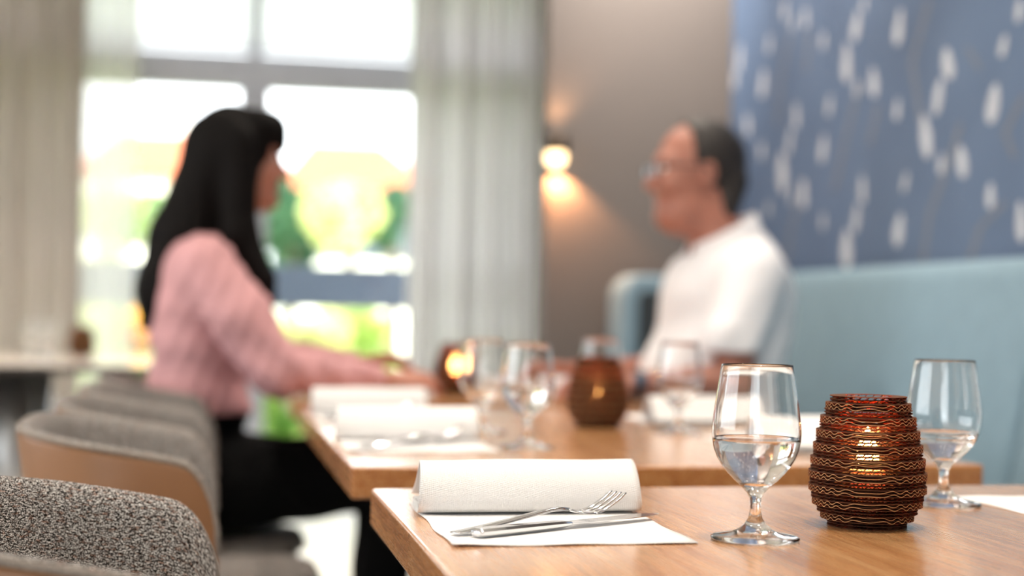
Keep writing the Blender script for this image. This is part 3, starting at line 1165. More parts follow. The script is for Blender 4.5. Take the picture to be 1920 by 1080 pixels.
# ------------------------------------------------------------------ cardboard candle holders
def make_holder(label, group):
    t = thing('candle_holder', label, 'candle holder', (0, 0, 0), 0, group)
    ys = [0, .0066, .0197, .0328, .0459, .059, .0722, .0853, .0985, .1116, .1247]
    R = [.0352, .0410, .0502, .0545, .0552, .0538, .0513, .0488, .0452, .0406, .0350]
    lh = .00652
    N = 384
    for i in range(19):
        z0 = i * lh
        ro = float(np.interp(z0 + lh / 2, ys, R)) + (.0006 if i % 2 else -.0006)
        ri = ro - .0145
        if i == 0:
            ri = .004
        b = MB()
        rad = np.linspace(ri, ro, 4)
        th = np.linspace(0, 2 * PI, N, endpoint=False)

        def sheet(zf):
            v, f = [], []
            for r in rad:
                for a in th:
                    x, y = r * math.cos(a), r * math.sin(a)
                    v.append((x, y, zf(x, y)))
            for a in range(3):
                for k in range(N):
                    k2 = (k + 1) % N
                    f.append((a * N + k, a * N + k2, (a + 1) * N + k2, (a + 1) * N + k))
            b.add(v, f)
            # cut edge of the corrugated sheet, paler to stand in for lit wave slopes
            v = []
            for dz in (-.0003, .0003):
                v += [((ro + .0002) * math.cos(a), (ro + .0002) * math.sin(a), zf(ro * math.cos(a), ro * math.sin(a)) + dz) for a in th]
            if i % 2:
                b.add(v, [(k, (k + 1) % N, N + (k + 1) % N, N + k) for k in range(N)], 1)
        for zz in (.0003, lh / 2, lh - .0003):
            # liner, a thin plate with its own cut edge
            for dz in (-.0002, .0002):
                v, f = [], []
                for r in (ri, ro):
                    v += [(r * math.cos(a), r * math.sin(a), z0 + zz + dz) for a in th]
                f = [(k, (k + 1) % N, N + (k + 1) % N, N + k) for k in range(N)]
                b.add(v, f)
            v = [(ro * math.cos(a), ro * math.sin(a), z0 + zz - .0002) for a in th] + [(ro * math.cos(a), ro * math.sin(a), z0 + zz + .0002) for a in th]
            b.add(v, [(k, (k + 1) % N, N + (k + 1) % N, N + k) for k in range(N)])
        per = .0072
        A = lh / 4 - .0004
        for hlf in (0, 1):
            zc = z0 + lh * (.25 + .5 * hlf)
            ph = .5 * hlf + i * .37
            if i % 2 == 0:
                sheet(lambda x, y: zc + A * math.sin(2 * PI * x / per + ph))
            else:
                sheet(lambda x, y: zc + A * math.sin(2 * PI * y / per + ph))
        b.build('cardboard_ring', [M['card'], M['cut']], t)
    return t


def make_candle(label, group):
    t = thing('pillar_candle', label, 'candle', (0, 0, 0), 0, group)
    MB().lathe([(0, .0), (.0165, .0), (.0172, .001), (.0172, .0445), (.0158, .047), (.010, .0452), (0, .0448)], 32).build('wax', M['wax'], t)
    MB().tube([(0, 0, .044), (.0004, 0, .050), (.0012, 0, .054)], .0009, 8).build('wick', M['black_plastic'], t)
    MB().lathe([(0, .0460), (.0070, .0485), (.0100, .053), (.0108, .060), (.0092, .069), (.0050, .079), (0, .088)], 24).build('flame', M['flame'], t)
    return t


h0 = make_holder('sharp brown cardboard lattice candle holder between the two front goblets', 'cardboard lattice candle holders')
k0 = make_candle('lit candle inside the sharp front cardboard holder', 'pillar candles inside the cardboard holders')
HOLD = [((.6184, 1.3297), None, None),
        ((.6757, 2.5619), 'blurred brown cardboard candle holder in the middle of the middle table', 'lit candle inside the candle holder on the middle table'),
        ((.5955, 3.640), 'blurred candle holder on the couple\'s table, glowing orange beside the hands', 'lit candle inside the candle holder on the couple\'s table'),
        ((-.5139, 6.25), 'small blurred candle holder on the table before the left curtain', 'unlit candle inside the candle holder on the left table')]
for (xy, la, lb) in HOLD:
    rz = -math.atan2(xy[0], xy[1]) + {2.5619: .62, 6.25: .4}.get(xy[1], .04)
    if la is None:
        h0.location = (*xy, TZ)
        h0.rotation_euler = (0, 0, rz)
        k0.location = (*xy, TZ + .0066)
    else:
        dup(h0, (*xy, TZ), rz, la)
        c = dup(k0, (*xy, TZ + .0066), 0, lb)
        for q in list(c.children):
            if q.name.startswith('flame'):
                if xy[1] > 6:
                    bpy.data.objects.remove(q)               # this one is not lit
                elif xy[1] < 3:
                    q.scale = (.42, .42, .45)                # a low flame
                    q.location.z = .0265
    if xy[1] > 6:
        continue
    light('candle_light', 'POINT', (xy[0], xy[1], TZ + .096), .22, (1, .36, .10), shadow_soft_size=.006)


# ------------------------------------------------------------------ place settings (local origin = near-left mat corner)
def make_mat(label, group):
    P, UV = [], []
    nx, ny = 30, 16
    for i in range(nx + 1):
        row, ur = [], []
        for j in range(ny + 1):
            x, y = .216 * i / nx, .292 * j / ny
            edge = max(0, 1 - min(x, y) / .05)
            z = .0006 + .0008 * edge * (.5 + .5 * math.sin(x * 75 + y * 40)) + (.0016 * max(0, 1 - math.hypot(x, y) / .03))
            row.append((x + .0015 * math.sin(y * 50), y + .0012 * math.sin(x * 60), z))
            ur.append((x, y))
        P.append(row)
        UV.append(ur)
    return tag(grid_obj('paper_placemat', P, UV, M['mat'], None, .0007), label, 'placemat', group)


def make_roll(label, group):
    # cross-section path (y back, z up), a loosely rolled napkin: tail, bottom layer, front curve, top, back slope
    key = [(.020, .0088), (.050, .0096), (.078, .0082), (.094, .0075), (.1005, .0060), (.0985, .0042), (.08, .0052), (.055, .0034), (.03, .0044), (.012, .0030), (.003, .0030),
           (-.0035, .0052), (-.0062, .011), (-.0064, .020), (-.003, .030), (.004, .040), (.014, .0475), (.026, .0510), (.037, .0515), (.048, .0475), (.062, .037), (.078, .024), (.090, .0145), (.100, .0105)]
    kp = np.array(key)
    s = np.concatenate([[0], np.cumsum(np.hypot(*np.diff(kp, axis=0).T))])
    # catmull-style resample
    tt = np.linspace(0, s[-1], 90)
    py, pz = np.interp(tt, s, kp[:, 0]), np.interp(tt, s, kp[:, 1])
    for _ in range(5):
        py[1:-1] = .25 * py[:-2] + .5 * py[1:-1] + .25 * py[2:]
        pz[1:-1] = .25 * pz[:-2] + .5 * pz[1:-1] + .25 * pz[2:]
    P, UV = [], []
    nx = 34
    for i in range(nx + 1):
        u = i / nx
        row, ur = [], []
        for j in range(90):
            sl = .004 * math.sin(tt[j] * 26)
            x = -.001 + sl * (1 - u) + u * (.2205 - .004 * math.sin(tt[j] * 31 + 1))
            wob = .0006 * math.sin(u * 9 + tt[j] * 40) * min(1, pz[j] / .02)
            ed = (1 - u) ** 6 * .0012 * math.sin(tt[j] * 300) * (1 if tt[j] < .16 else 0)
            row.append((x, py[j] + wob + .003 * (u - .5) * (pz[j] / .05), max(.0022, pz[j] + wob * .7 + ed)))
            ur.append((u * .22, tt[j]))
        P.append(row)
        UV.append(ur)
    return tag(grid_obj('rolled_napkin', P, UV, M['paper'], None, .0011), label, 'napkin', group)


def strip(b, cl, wid, thk, zf, yoff=lambda x: 0., n=8, mi=0):
    """steel bar along +X: width across Y, rounded-rectangle section"""
    rings = []
    for x, w_, h_ in zip(cl, wid, thk):
        zc, yc = zf(x), yoff(x)
        q = []
        for a, c in ((-1, -.4), (-.7, -1), (.7, -1), (1, -.4), (1, .4), (.7, 1), (-.7, 1), (-1, .4)):
            q.append((x, yc + a * w_, zc + c * h_))
        rings.append(q)
    b.loft(rings, True, mi, True)


def make_knife(label, group):
    t = thing('table_knife', label, 'knife', (0, 0, 0), 0, group)
    b = MB()
    xs = [0, .0015, .004, .03, .07, .098, .105, .110]
    strip(b, xs, [.0062, .0075, .0082, .0085, .0078, .0068, .0060, .0050], [.0026, .0034, .0037, .0037, .0035, .0030, .0022, .0016], lambda x: .0040)
    o = b.build('handle', M['steel'], t)
    o.modifiers.new('edge', 'EDGE_SPLIT').split_angle = .5
    b = MB()
    rings = []
    for u in np.linspace(0, 1, 22):
        x = .106 + u * .119
        top_ = .0052 + .0030 * min(1, u * 6) - (.008 * max(0, (u - .82) / .18) ** 2)
        bot = -.0050 - .0034 * min(1, u * 5) + (.0062 * max(0, (u - .7) / .3) ** 2)
        if u > .995:
            top_ = bot + .0006
        zc = .0042
        rings.append([(x, bot, zc - .0003), (x, top_, zc - .0008), (x, top_, zc + .0008), (x, bot, zc + .0003)])
    b.loft(rings, True, 0, False)
    b.build('blade', M['steel'], t)
    return t


def make_fork(label, group):
    t = thing('table_fork', label, 'fork', (0, 0, 0), 0, group)
    zk = [(0, .0030), (.012, .0030), (.03, .0050), (.07, .0100), (.105, .0150), (.120, .0162), (.132, .0148), (.142, .0116), (.150, .0102), (.158, .0104), (.166, .0120), (.176, .0160), (.186, .0212), (.196, .0272)]
    zx, zz = [a for a, _ in zk], [c for _, c in zk]

    def zf(x):
        return .25 * (np.interp(x - .003, zx, zz) + 2 * np.interp(x, zx, zz) + np.interp(x + .003, zx, zz))
    xs = [0, .002, .008, .03, .06, .09, .11, .122, .132]
    b = MB()
    strip(b, xs, [.0052, .0066, .0074, .0070, .0058, .0046, .0034, .0032, .0036], [.0008, .0010, .0012, .0013, .0014, .0016, .0017, .0017, .0015], zf)
    b.build('handle', M['steel'], t)
    b = MB()
    xs = list(np.linspace(.130, .160, 12))
    strip(b, xs, [float(np.interp(x, [.130, .136, .143, .150, .160], [.0036, .0062, .0105, .0118, .0118])) for x in xs], [.0010] * 12, zf)
    b.build('head', M['steel'], t)
    for k in range(4):
        y = (-1.5 + k) * .0066
        xs = list(np.linspace(.157, .196, 14))
        b = MB()
        strip(b, xs, [float(np.interp(x, [.157, .190, .196], [.0024, .0019, .0008])) for x in xs], [float(np.interp(x, [.157, .190, .196], [.0012, .0011, .0006])) for x in xs], zf, lambda x, y=y: y)
        b.build('tine', M['steel'], t)
    return t


SET = [  # (mat corner x, y, rotation, where)
    ((.201, 1.243), 0, 'on the nearest table in front', True),
    ((.190, 2.085), 0, 'on the middle table\'s left side, nearer one', True),
    ((.190, 2.655), 0, 'on the middle table\'s left side at its far corner', True),
    ((1.036, 1.522), PI, 'at the right picture edge of the nearest table', True),
    ((1.010, 2.315), PI, 'on the middle table\'s right side, behind the front candle holder', True),
    ((1.010, 2.845), PI, 'on the middle table\'s right side, left of the front goblet', True)]
proto = None
for (xy, rz, where, _) in SET:
    m = Matrix.Translation((xy[0], xy[1] - .012 * math.cos(rz), TZ)) @ Matrix.Rotation(rz, 4, 'Z')
    kn = (m @ Vector((.0271, .0417, .0016)), rz + math.atan2(.1078, .1969))
    fk = (m @ Vector((.0095, .0535, .0012)), rz + math.atan2(.0921, .1706) - .02)
    rl = m @ Vector((.0015, .1885, .0))
    if proto is None:
        a = make_mat('white paper placemat ' + where, 'paper placemats')
        r = make_roll('white embossed rolled napkin ' + where, 'rolled white napkins')
        kf = make_knife('steel knife ' + where, 'table knives')
        ff = make_fork('steel fork with raised tines ' + where, 'table forks')
        proto = (a, r, kf, ff)
        objs = proto
    else:
        objs = [dup(proto[0], (0, 0, 0), 0, 'blurred white paper placemat ' + where), dup(proto[1], (0, 0, 0), 0, 'blurred white rolled napkin ' + where)]
        if rz == 0:
            objs += [dup(proto[2], (0, 0, 0), 0, 'blurred steel knife ' + where), dup(proto[3], (0, 0, 0), 0, 'blurred steel fork ' + where)]
    objs[0].location = m.translation
    objs[0].rotation_euler = (0, 0, rz)
    objs[1].location = rl
    objs[1].rotation_euler = (0, 0, rz)
    if len(objs) > 2:
        objs[2].location, objs[3].location = kn[0], fk[0]
        objs[2].rotation_euler = (0, 0, kn[1])
        objs[3].rotation_euler = (0, 0, fk[1])


# ================================================================== PEOPLE
def head(v, H, f, s, female):
    """head facing f (+1: +X, -1: -X)"""
    g = lambda x, y, z: (H[0] + f * x * s, H[1] + y * s, H[2] + z * s)
    v.ell(g(-.012, 0, .030), (.097 * s, .075 * s, .090 * s), .01)
    v.ell(g(.036, 0, -.030), (.058 * s, .060 * s, .084 * s), .03)
    v.cone(g(.040, -.030, -.088), g(.040, .030, -.088), .030 * s, .030 * s, .03)
    v.ell(g(.068, 0, -.098), (.026 * s, .026 * s, .022 * s), .022)
    v.ell(g(.072, 0, .026), (.022 * s, .052 * s, .013 * s), .02)
    for y in (-1, 1):
        v.ell(g(.093, y * .031, .004), (.014 * s, .017 * s, .012 * s), .01, True)
        v.ell(g(.078, y * .031, .003), (.0125 * s, .0135 * s, .011 * s), .003)
        v.ell(g(.066, y * .040, -.030), (.028 * s, .024 * s, .024 * s), .02)
        v.ell(g(-.006, y * .076, -.004), (.019 * s, .010 * s, .031 * s), .006)
        v.ell(g(.000, y * .086, -.002), (.009 * s, .006 * s, .016 * s), .004, True)
    v.cone(g(.088, 0, .008), g(.110, 0, -.030), .0075 * s, .0125 * s, .012)
    for y in (-1, 1):
        v.ell(g(.100, y * .011, -.034), (.012 * s, .008 * s, .008 * s), .008)
    v.ell(g(.084, 0, -.058), (.013 * s, .022 * s, .0075 * s), .007)
    v.ell(g(.082, 0, -.070), (.012 * s, .019 * s, .0070 * s), .006)
    v.ell(g(.098, 0, -.0635), (.012 * s, .018 * s, .0022 * s), .002, True)


def hand(v, wrist, d, side, up, s=1., curl=.6):
    """palm leaves the wrist along d; side points to the thumb; up = back of the hand"""
    W, d, side, up = (Vector(x) for x in (wrist, d, side, up))
    d.normalize()
    side = (side - d * side.dot(d)).normalized()
    up = d.cross(side) if d.cross(side).dot(up) > 0 else side.cross(d)
    P = lambda a, b_, c_: W + (d * a + side * b_ + up * c_) * s
    for k in range(4):
        o = (1.5 - k) * .0195
        v.cone(P(.012, o * .62, 0), P(.088, o, 0), .0125 * s, .0105 * s, .012)
    lens = [.040, .046, .042, .032]
    for k in range(4):
        o = (1.5 - k) * .0205
        p = P(.090, o, 0)
        a = .25
        L = lens[k]
        q1 = p + (d * math.cos(a) - up * math.sin(a)) * L * s
        a += curl * (.9 + .12 * k)
        q2 = q1 + (d * math.cos(a) - up * math.sin(a)) * L * .66 * s
        a += curl * .8
        q3 = q2 + (d * math.cos(a) - up * math.sin(a)) * L * .5 * s
        v.cone(p, q1, .0098 * s, .0088 * s, .004)
        v.cone(q1, q2, .0088 * s, .0080 * s, .003)
        v.cone(q2, q3, .0080 * s, .0068 * s, .003)
    t0, t1, t2, t3 = P(.022, .022, -.004), P(.052, .046, -.014), P(.080, .054, -.020), P(.102, .050, -.026)
    v.cone(t0, t1, .0145 * s, .0120 * s, .012)
    v.cone(t1, t2, .0115 * s, .0100 * s, .004)
    v.cone(t2, t3, .0098 * s, .0078 * s, .003)


def eyes(root, H, f, s, off):
    for y in (-1, 1):
        c = (H[0] + f * .0805 * s, H[1] + y * .031 * s, H[2] + .003 * s)
        e = MB().ellipsoid(c, (.0115 * s, .0125 * s, .0098 * s), 18).build('eye', M['eye'], root, off)
        MB().ellipsoid((c[0] + f * .0095 * s, c[1], c[2]), (.0032 * s, .0056 * s, .0056 * s), 14).build('iris', M['black_plastic'], e, off)


def person(label, loc, build):
    t = thing('person', label, 'person', loc)
    build(t, loc)
    return t


# ---- the woman, facing +X
WYc = 3.66


def woman(t, off):
    H = (.060, WYc, 1.310)
    v = Vol((-.26, WYc - .34, -.01), (.68, WYc + .36, 1.46), .005)
    head(v, H, 1, 1.0, True)
    v.cone((.035, WYc, 1.20), (-.015, WYc, 1.06), .050, .056, .03)
    # torso
    v.ell((-.030, WYc, .97), (.098, .150, .16), .05)
    v.ell((-.025, WYc, .80), (.095, .135, .17), .05)
    v.ell((.035, WYc - .07, .955), (.062, .062, .062), .04)
    v.ell((.035, WYc + .07, .955), (.062, .062, .062), .04)
    v.ell((-.035, WYc, .555), (.135, .175, .128), .05)
    v.cone((-.02, WYc - .13, 1.055), (-.02, WYc + .13, 1.055), .050, .050, .05)
    for sgn, el, wr in ((-1, (.150, WYc - .225, .805), (.400, WYc - .165, .786)), (1, (.150, WYc + .235, .815), (.365, WYc + .165, .812))):
        sh = (-.012, WYc + sgn * .165, 1.045)
        v.cone(sh, el, .050, .038, .03)
        v.cone(el, wr, .038, .025, .01)
        hip = (-.02, WYc + sgn * .092, .530)
        kn = (.435, WYc + sgn * .095, .555)
        v.cone(hip, kn, .100, .064, .04)
        an = (.405, WYc + sgn * .095, .095)
        v.cone(kn, an, .058, .038, .01)
        v.cone((.385, WYc + sgn * .095, .045), (.55, WYc + sgn * .105, .032), .036, .024, .02)
    hand(v, (.400, WYc - .165, .788), (1, .20, .03), (0, 1, .5), (0, -.5, 1), .95, .55)
    hand(v, (.365, WYc + .165, .814), (1, -.25, .16), (0, -1, .4), (0, .4, 1), .95, .75)
    v.mesh('body', M['skin_w'], t, off, 2)
    eyes(t, H, 1, 1.0, off)
    # blouse
    b = Vol((-.22, WYc - .36, .62), (.47, WYc + .38, 1.16), .006)
    b.ell((-.034, WYc, .97), (.114, .164, .17), .05)
    b.ell((-.028, WYc, .80), (.114, .152, .17), .05)
    b.ell((-.030, WYc, .69), (.138, .172, .09), .05)
    b.ell((.040, WYc - .07, .955), (.068, .070, .07), .04)
    b.ell((.040, WYc + .07, .955), (.068, .070, .07), .04)
    b.cone((-.02, WYc - .14, 1.053), (-.02, WYc + .14, 1.053), .064, .064, .05)
    b.cone((.000, WYc, 1.08), (.012, WYc, 1.15), .072, .062, .03)
    for sgn, el, wr in ((-1, (.145, WYc - .225, .812), (.388, WYc - .168, .787)), (1, (.145, WYc + .235, .822), (.350, WYc + .170, .812))):
        sh = (-.010, WYc + sgn * .165, 1.040)
        md = (.065, WYc + sgn * .205, .93)
        b.cone(sh, md, .066, .072, .03)
        b.cone(md, el, .072, .064, .02)
        b.cone(el, wr, .062, .034, .02)
        b.cone((wr[0] - .03, wr[1], wr[2]), (wr[0], wr[1], wr[2]), .036, .036, .005)
    b.ripple(lambda x, y, z: .0045 * np.sin(62 * (z + .55 * x) + 5 * np.sin(9 * x + 3 * y)) * np.clip((1.02 - z) * 5, 0, 1) + .002 * np.sin(150 * (x - .4 * z) + 20 * y))
    b.cut((0, WYc, .702), (0, 0, -1))
    b.cut((.012, WYc, 1.125), (.1, 0, 1))
    b.cut((.402, 0, 0), (1, 0, 0))
    b.mesh('blouse', M['pink'], t, off, 2)
    # trousers
    q = Vol((-.24, WYc - .26, .05), (.56, WYc + .26, .76), .007)
    q.ell((-.035, WYc, .560), (.147, .187, .142), .05)
    q.ell((-.028, WYc, .70), (.122, .160, .06), .03)
    for sgn in (-1, 1):
        q.cone((-.02, WYc + sgn * .092, .530), (.435, WYc + sgn * .095, .553), .113, .076, .04)
        q.cone((.435, WYc + sgn * .095, .555), (.405, WYc + sgn * .095, .10), .068, .056, .01)
    q.ripple(lambda x, y, z: .003 * np.sin(40 * x + 30 * z))
    q.cut((0, 0, .085), (0, 0, -1))
    q.mesh('trousers', M['black_cloth'], t, off, 2)
    for sgn in (-1, 1):
        s_ = Vol((.33, WYc + sgn * .1 - .08, -.005), (.64, WYc + sgn * .1 + .08, .12), .005)
        s_.cone((.385, WYc + sgn * .095, .050), (.56, WYc + sgn * .106, .036), .044, .034, .02)
        s_.cut((0, 0, .002), (0, 0, -1))
        s_.mesh('shoe', M['black_plastic'], t, off, 1)
    # long dark hair with a fringe
    h = Vol((-.25, WYc - .20, .84), (.24, WYc + .20, 1.47), .005)
    x0, z0 = H[0], H[2]
    h.ell((x0 - .020, WYc, z0 + .034), (.112, .092, .102), .01)
    h.cone((x0 - .035, WYc, z0 + .01), (-.065, WYc, 1.12), .094, .084, .03)
    h.cone((-.065, WYc, 1.12), (-.125, WYc - .01, .99), .078, .056, .03, flat=(1, 1.35, 1))
    h.cone((-.120, WYc - .01, 1.00), (-.150, WYc - .02, .915), .050, .020, .03, flat=(1, 1.8, 1))
    for sgn in (-1, 1):
        h.cone((x0 - .005, WYc + sgn * .062, z0 + .03), (x0 + .000, WYc + sgn * .082, 1.13), .048, .044, .02)
        h.cone((x0 + .000, WYc + sgn * .082, 1.13), (.118, WYc + sgn * .112, 1.02), .042, .028, .02)
        h.cone((.118, WYc + sgn * .112, 1.02), (.142, WYc + sgn * .115, .965), .028, .008, .01)
    h.ell((x0 + .052, WYc, z0 + .075), (.062, .076, .050), .02)
    h.ell((x0 + .090, WYc, z0 + .045), (.022, .055, .030), .015)
    h.ell((x0 + .075, WYc, z0 - .055), (.062, .052, .080), .012, True)
    h.ell((x0 + .125, WYc, z0 - .01), (.040, .060, .030), .012, True)
    h.ripple(lambda x, y, z: .003 * np.sin(95 * (y + .6 * x) + 6 * z))
    h.mesh('hair', M['hair_w'], t, off, 2)


person('woman with long dark hair in a pink blouse, seated at the left facing right', (.10, WYc, 0), woman)

# ---- the man, facing -X
MYc = 3.55


def man(t, off):
    s = 1.10
    H = (1.180, MYc, 1.308)
    v = Vol((.62, MYc - .38, -.01), (1.62, MYc + .40, 1.49), .005)
    head(v, H, -1, s, False)
    v.ell((1.150, MYc, 1.195), (.062, .058, .045), .03)            # full chin and jaw
    v.cone((1.205, MYc, 1.23), (1.268, MYc, 1.09), .066, .072, .03)
    v.ell((1.262, MYc, .97), (.135, .170, .17), .05)
    v.ell((1.235, MYc, .80), (.165, .180, .17), .06)
    v.ell((1.315, MYc, .60), (.150, .190, .12), .05)
    v.cone((1.272, MYc - .14, 1.058), (1.295, MYc + .14, 1.060), .058, .058, .05)
    wrN, wrF = (.955, MYc - .235, .788), (.905, MYc + .12, .800)
    for sgn, el, wr in ((-1, (1.190, MYc - .250, .800), wrN), (1, (1.215, MYc + .265, .805), wrF)):
        v.cone((1.262 if sgn < 0 else 1.30, MYc + sgn * .190, 1.050), el, .056, .046, .03)
        v.cone(el, wr, .046, .030, .012)
        v.cone((1.31, MYc + sgn * .10, .565), (.90, MYc + sgn * .13, .575), .095, .066, .04)
        v.cone((.90, MYc + sgn * .13, .575), (.94, MYc + sgn * .13, .09), .062, .042, .01)
        v.cone((.96, MYc + sgn * .13, .045), (.78, MYc + sgn * .14, .032), .038, .026, .02)
    hand(v, wrN, (-1, .16, .02), (0, 1, .6), (0, -.6, 1), 1.05, .5)
    hand(v, wrF, (-1, -.18, .10), (0, -1, .6), (0, .5, 1), 1.05, .5)
    v.mesh('body', M['skin_m'], t, off, 2)
    eyes(t, H, -1, s, off)
    b = Vol((1.00, MYc - .36, .60), (1.50, MYc + .36, 1.22), .006)
    b.ell((1.268, MYc, .98), (.168, .190, .19), .05)
    b.ell((1.235, MYc, .80), (.185, .196, .17), .06)
    b.ell((1.28, MYc, .68), (.165, .20, .10), .05)
    b.cone((1.275, MYc - .15, 1.060), (1.300, MYc + .15, 1.062), .078, .078, .05)
    b.cone((1.27, MYc, 1.10), (1.25, MYc, 1.17), .105, .088, .04)
    for sgn in (-1, 1):
        sx, hx = (1.262, 1.192) if sgn < 0 else (1.30, 1.25)
        b.cone((sx, MYc + sgn * .190, 1.040), (hx, MYc + sgn * .240, .885), .076, .068, .035)
        b.cone((hx, MYc + sgn * .240, .90), (hx, MYc + sgn * .242, .875), .070, .070, .004)
    b.ripple(lambda x, y, z: .004 * np.sin(48 * (z - .5 * x) + 5 * np.sin(8 * x)) * np.clip((1.05 - z) * 5, 0, 1))
    b.cut((0, 0, .64), (0, 0, -1))
    b.cut((1.25, MYc, 1.150), (-.55, 0, 1))
    d = b.d
    g = [b.lo[k] + b.h * np.arange(b.n[k]) for k in range(3)]
    low = (g[2][None, None, :] < .868) & (np.abs(g[1] - MYc)[None, :, None] > .196)
    d[np.broadcast_to(low, d.shape)] = .05                       # sleeve hems
    b.mesh('shirt', M['shirt'], t, off, 2)
    # collar band with two points
    rings = []
    n = 40
    for k in range(n + 1):
        a = -.86 * PI + 1.72 * PI * k / n           # open at the front (-X)
        fr = (abs(a) / (.86 * PI)) ** 3
        cx, cz = 1.248, 1.150
        ca, sa = math.cos(a), math.sin(a)
        zz = cz + .045 * ca
        ro, ri_ = .092 + .006 * fr, .080
        rings.append([(cx + ri_ * ca, MYc + .95 * ri_ * sa, zz + .016), (cx + (ri_ + .006) * ca, MYc + .95 * (ri_ + .006) * sa, zz + .020),
                      (cx + (ro + .012) * ca, MYc + (ro + .012) * sa, zz - .022 - .018 * fr), (cx + (ro + .005) * ca, MYc + (ro + .005) * sa, zz - .024 - .018 * fr)])
    MB().loft(rings, True).build('collar', M['shirt'], t, off)
    q = Vol((.76, MYc - .30, .05), (1.52, MYc + .30, .74), .007)
    q.ell((1.315, MYc, .61), (.160, .200, .125), .05)
    for sgn in (-1, 1):
        q.cone((1.31, MYc + sgn * .10, .572), (.90, MYc + sgn * .13, .582), .102, .076, .04)
        q.cone((.90, MYc + sgn * .13, .578), (.94, MYc + sgn * .13, .10), .074, .060, .01)
    q.cut((0, 0, .085), (0, 0, -1))
    q.mesh('trousers', M['navy'], t, off, 2)
    for sgn in (-1, 1):
        s_ = Vol((.70, MYc + sgn * .135 - .08, -.005), (1.04, MYc + sgn * .135 + .08, .12), .005)
        s_.cone((.965, MYc + sgn * .13, .050), (.78, MYc + sgn * .142, .038), .046, .036, .02)
        s_.cut((0, 0, .002), (0, 0, -1))
        s_.mesh('shoe', M['black_plastic'], t, off, 1)
    # short hair: back and sides, receding from the forehead
    h = Vol((1.02, MYc - .13, 1.15), (1.34, MYc + .13, 1.48), .004)
    g = lambda x, y, z: (H[0] - x * s, H[1] + y * s, H[2] + z * s)
    h.ell(g(-.014, 0, .032), (.104 * s, .082 * s, .096 * s), .01)
    h.cone(g(-.075, -.03, -.02), g(-.060, -.03, -.085), .042, .034, .02)
    h.cone(g(-.075, .03, -.02), g(-.060, .03, -.085), .042, .034, .02)
    h.ell(g(.100, 0, .035), (.096 * s, .110 * s, .105 * s), .012, True)
    for y in (-1, 1):
        h.ell(g(.030, y * .085, -.055), (.055 * s, .05 * s, .075 * s), .012, True)
    h.ripple(lambda x, y, z: .0015 * np.sin(240 * x + 60 * z) * np.sin(200 * y))
    h.mesh('hair', M['hair_m'], t, off, 1)
    # spectacles
    b = MB()
    for y in (-1, 1):
        c = Vector(g(.107, y * .034, .002))
        pts = [c + Vector((.004 * math.cos(a) * 0, .0215 * s * math.cos(a), .0145 * s * math.sin(a))) for a in np.linspace(0, 2 * PI, 25)]
        b.tube(pts, .0028, 8)
        b.tube([g(.107, y * .056, .008), g(.08, y * .072, .010), g(.01, y * .082, .010), g(-.012, y * .083, -.006)], .0024, 8)
    b.tube([g(.107, -.012, .006), g(.110, 0, .009), g(.107, .012, .006)], .002, 8)
    sp_ = b.build('spectacles', M['black_plastic'], t, off)
    for y in (-1, 1):
        MB().ellipsoid(g(.107, y * .034, .002), (.0012, .021 * s, .014 * s), 20).build('spectacle_lens', M['lens'], sp_, off)
    # wrist watch on the near arm
    b = MB()
    c = Vector(wrN) + Vector((.012, 0, .001))
    ax = Vector((1, -.16, .02)).normalized()
    u = ax.cross(Vector((0, 0, 1))).normalized()
    w2 = ax.cross(u)
    rings = []
    for k in range(33):
        a = 2 * PI * k / 32
        e = u * math.cos(a) + w2 * math.sin(a)
        rings.append([c + e * .0335 - ax * .009, c + e * .0365 - ax * .009, c + e * .0365 + ax * .009, c + e * .0335 + ax * .009])
    b.loft(rings, False)
    wt = b.build('watch_strap', M['black_plastic'], t, off)
    b = MB()
    dz = Vector((0, -.92, .38)).normalized()
    b.tube([c + dz * .034, c + dz * .042], .017, 24)
    b.build('watch_case', M['rail'], wt, off)


person('man with glasses in a white short-sleeved shirt, seated at the right facing left', (1.25, MYc, 0), man)

# a cup beside the couple's hands and a napkin behind the candle
t = thing('white_cup', 'small white cup on the couple\'s table between candle holder and man\'s hand', 'cup', (.815, 3.475, TZ))
MB().lathe([(0, 0), (.020, 0), (.022, .003), (.030, .025), (.033, .050), (.0315, .050), (.0285, .026), (.019, .006), (0, .005)], 40).build('bowl', M['shirt'], t)
MB().tube([(.031 * _c(a) * 0 + .030 + .016 * math.sin(a), 0, .026 + .015 * math.cos(a)) for a in np.linspace(.1, PI - .1, 14)], .003, 8).build('handle', M['shirt'], t)

# ================================================================== OUTDOORS, beyond the window
struct(MB().box((-9, WY + .15, -.12), (9, LY, -.02)).build('terrace', M['terrace']))
struct(MB().box((-60, LY, -.5), (60, 110, -.3)).build('lawn', M['lawn']))
t = thing('terrace_railing', 'slate grey terrace railing with a deep top board outside the window', 'railing', (0, 8.4, -.02))
MB().box((-6, -.02, .985), (6, .02, 1.225)).build('top_board', M['rail'], t, bevel=.006)
for k in range(11):
    MB().box((-5.95 + k * 1.18, .022, 0), (-5.90 + k * 1.18, .07, 1.19)).build('post', M['rail'], t)
MB().box((-6, .03, .12), (6, .06, .17)).build('bottom_rail', M['rail'], t)


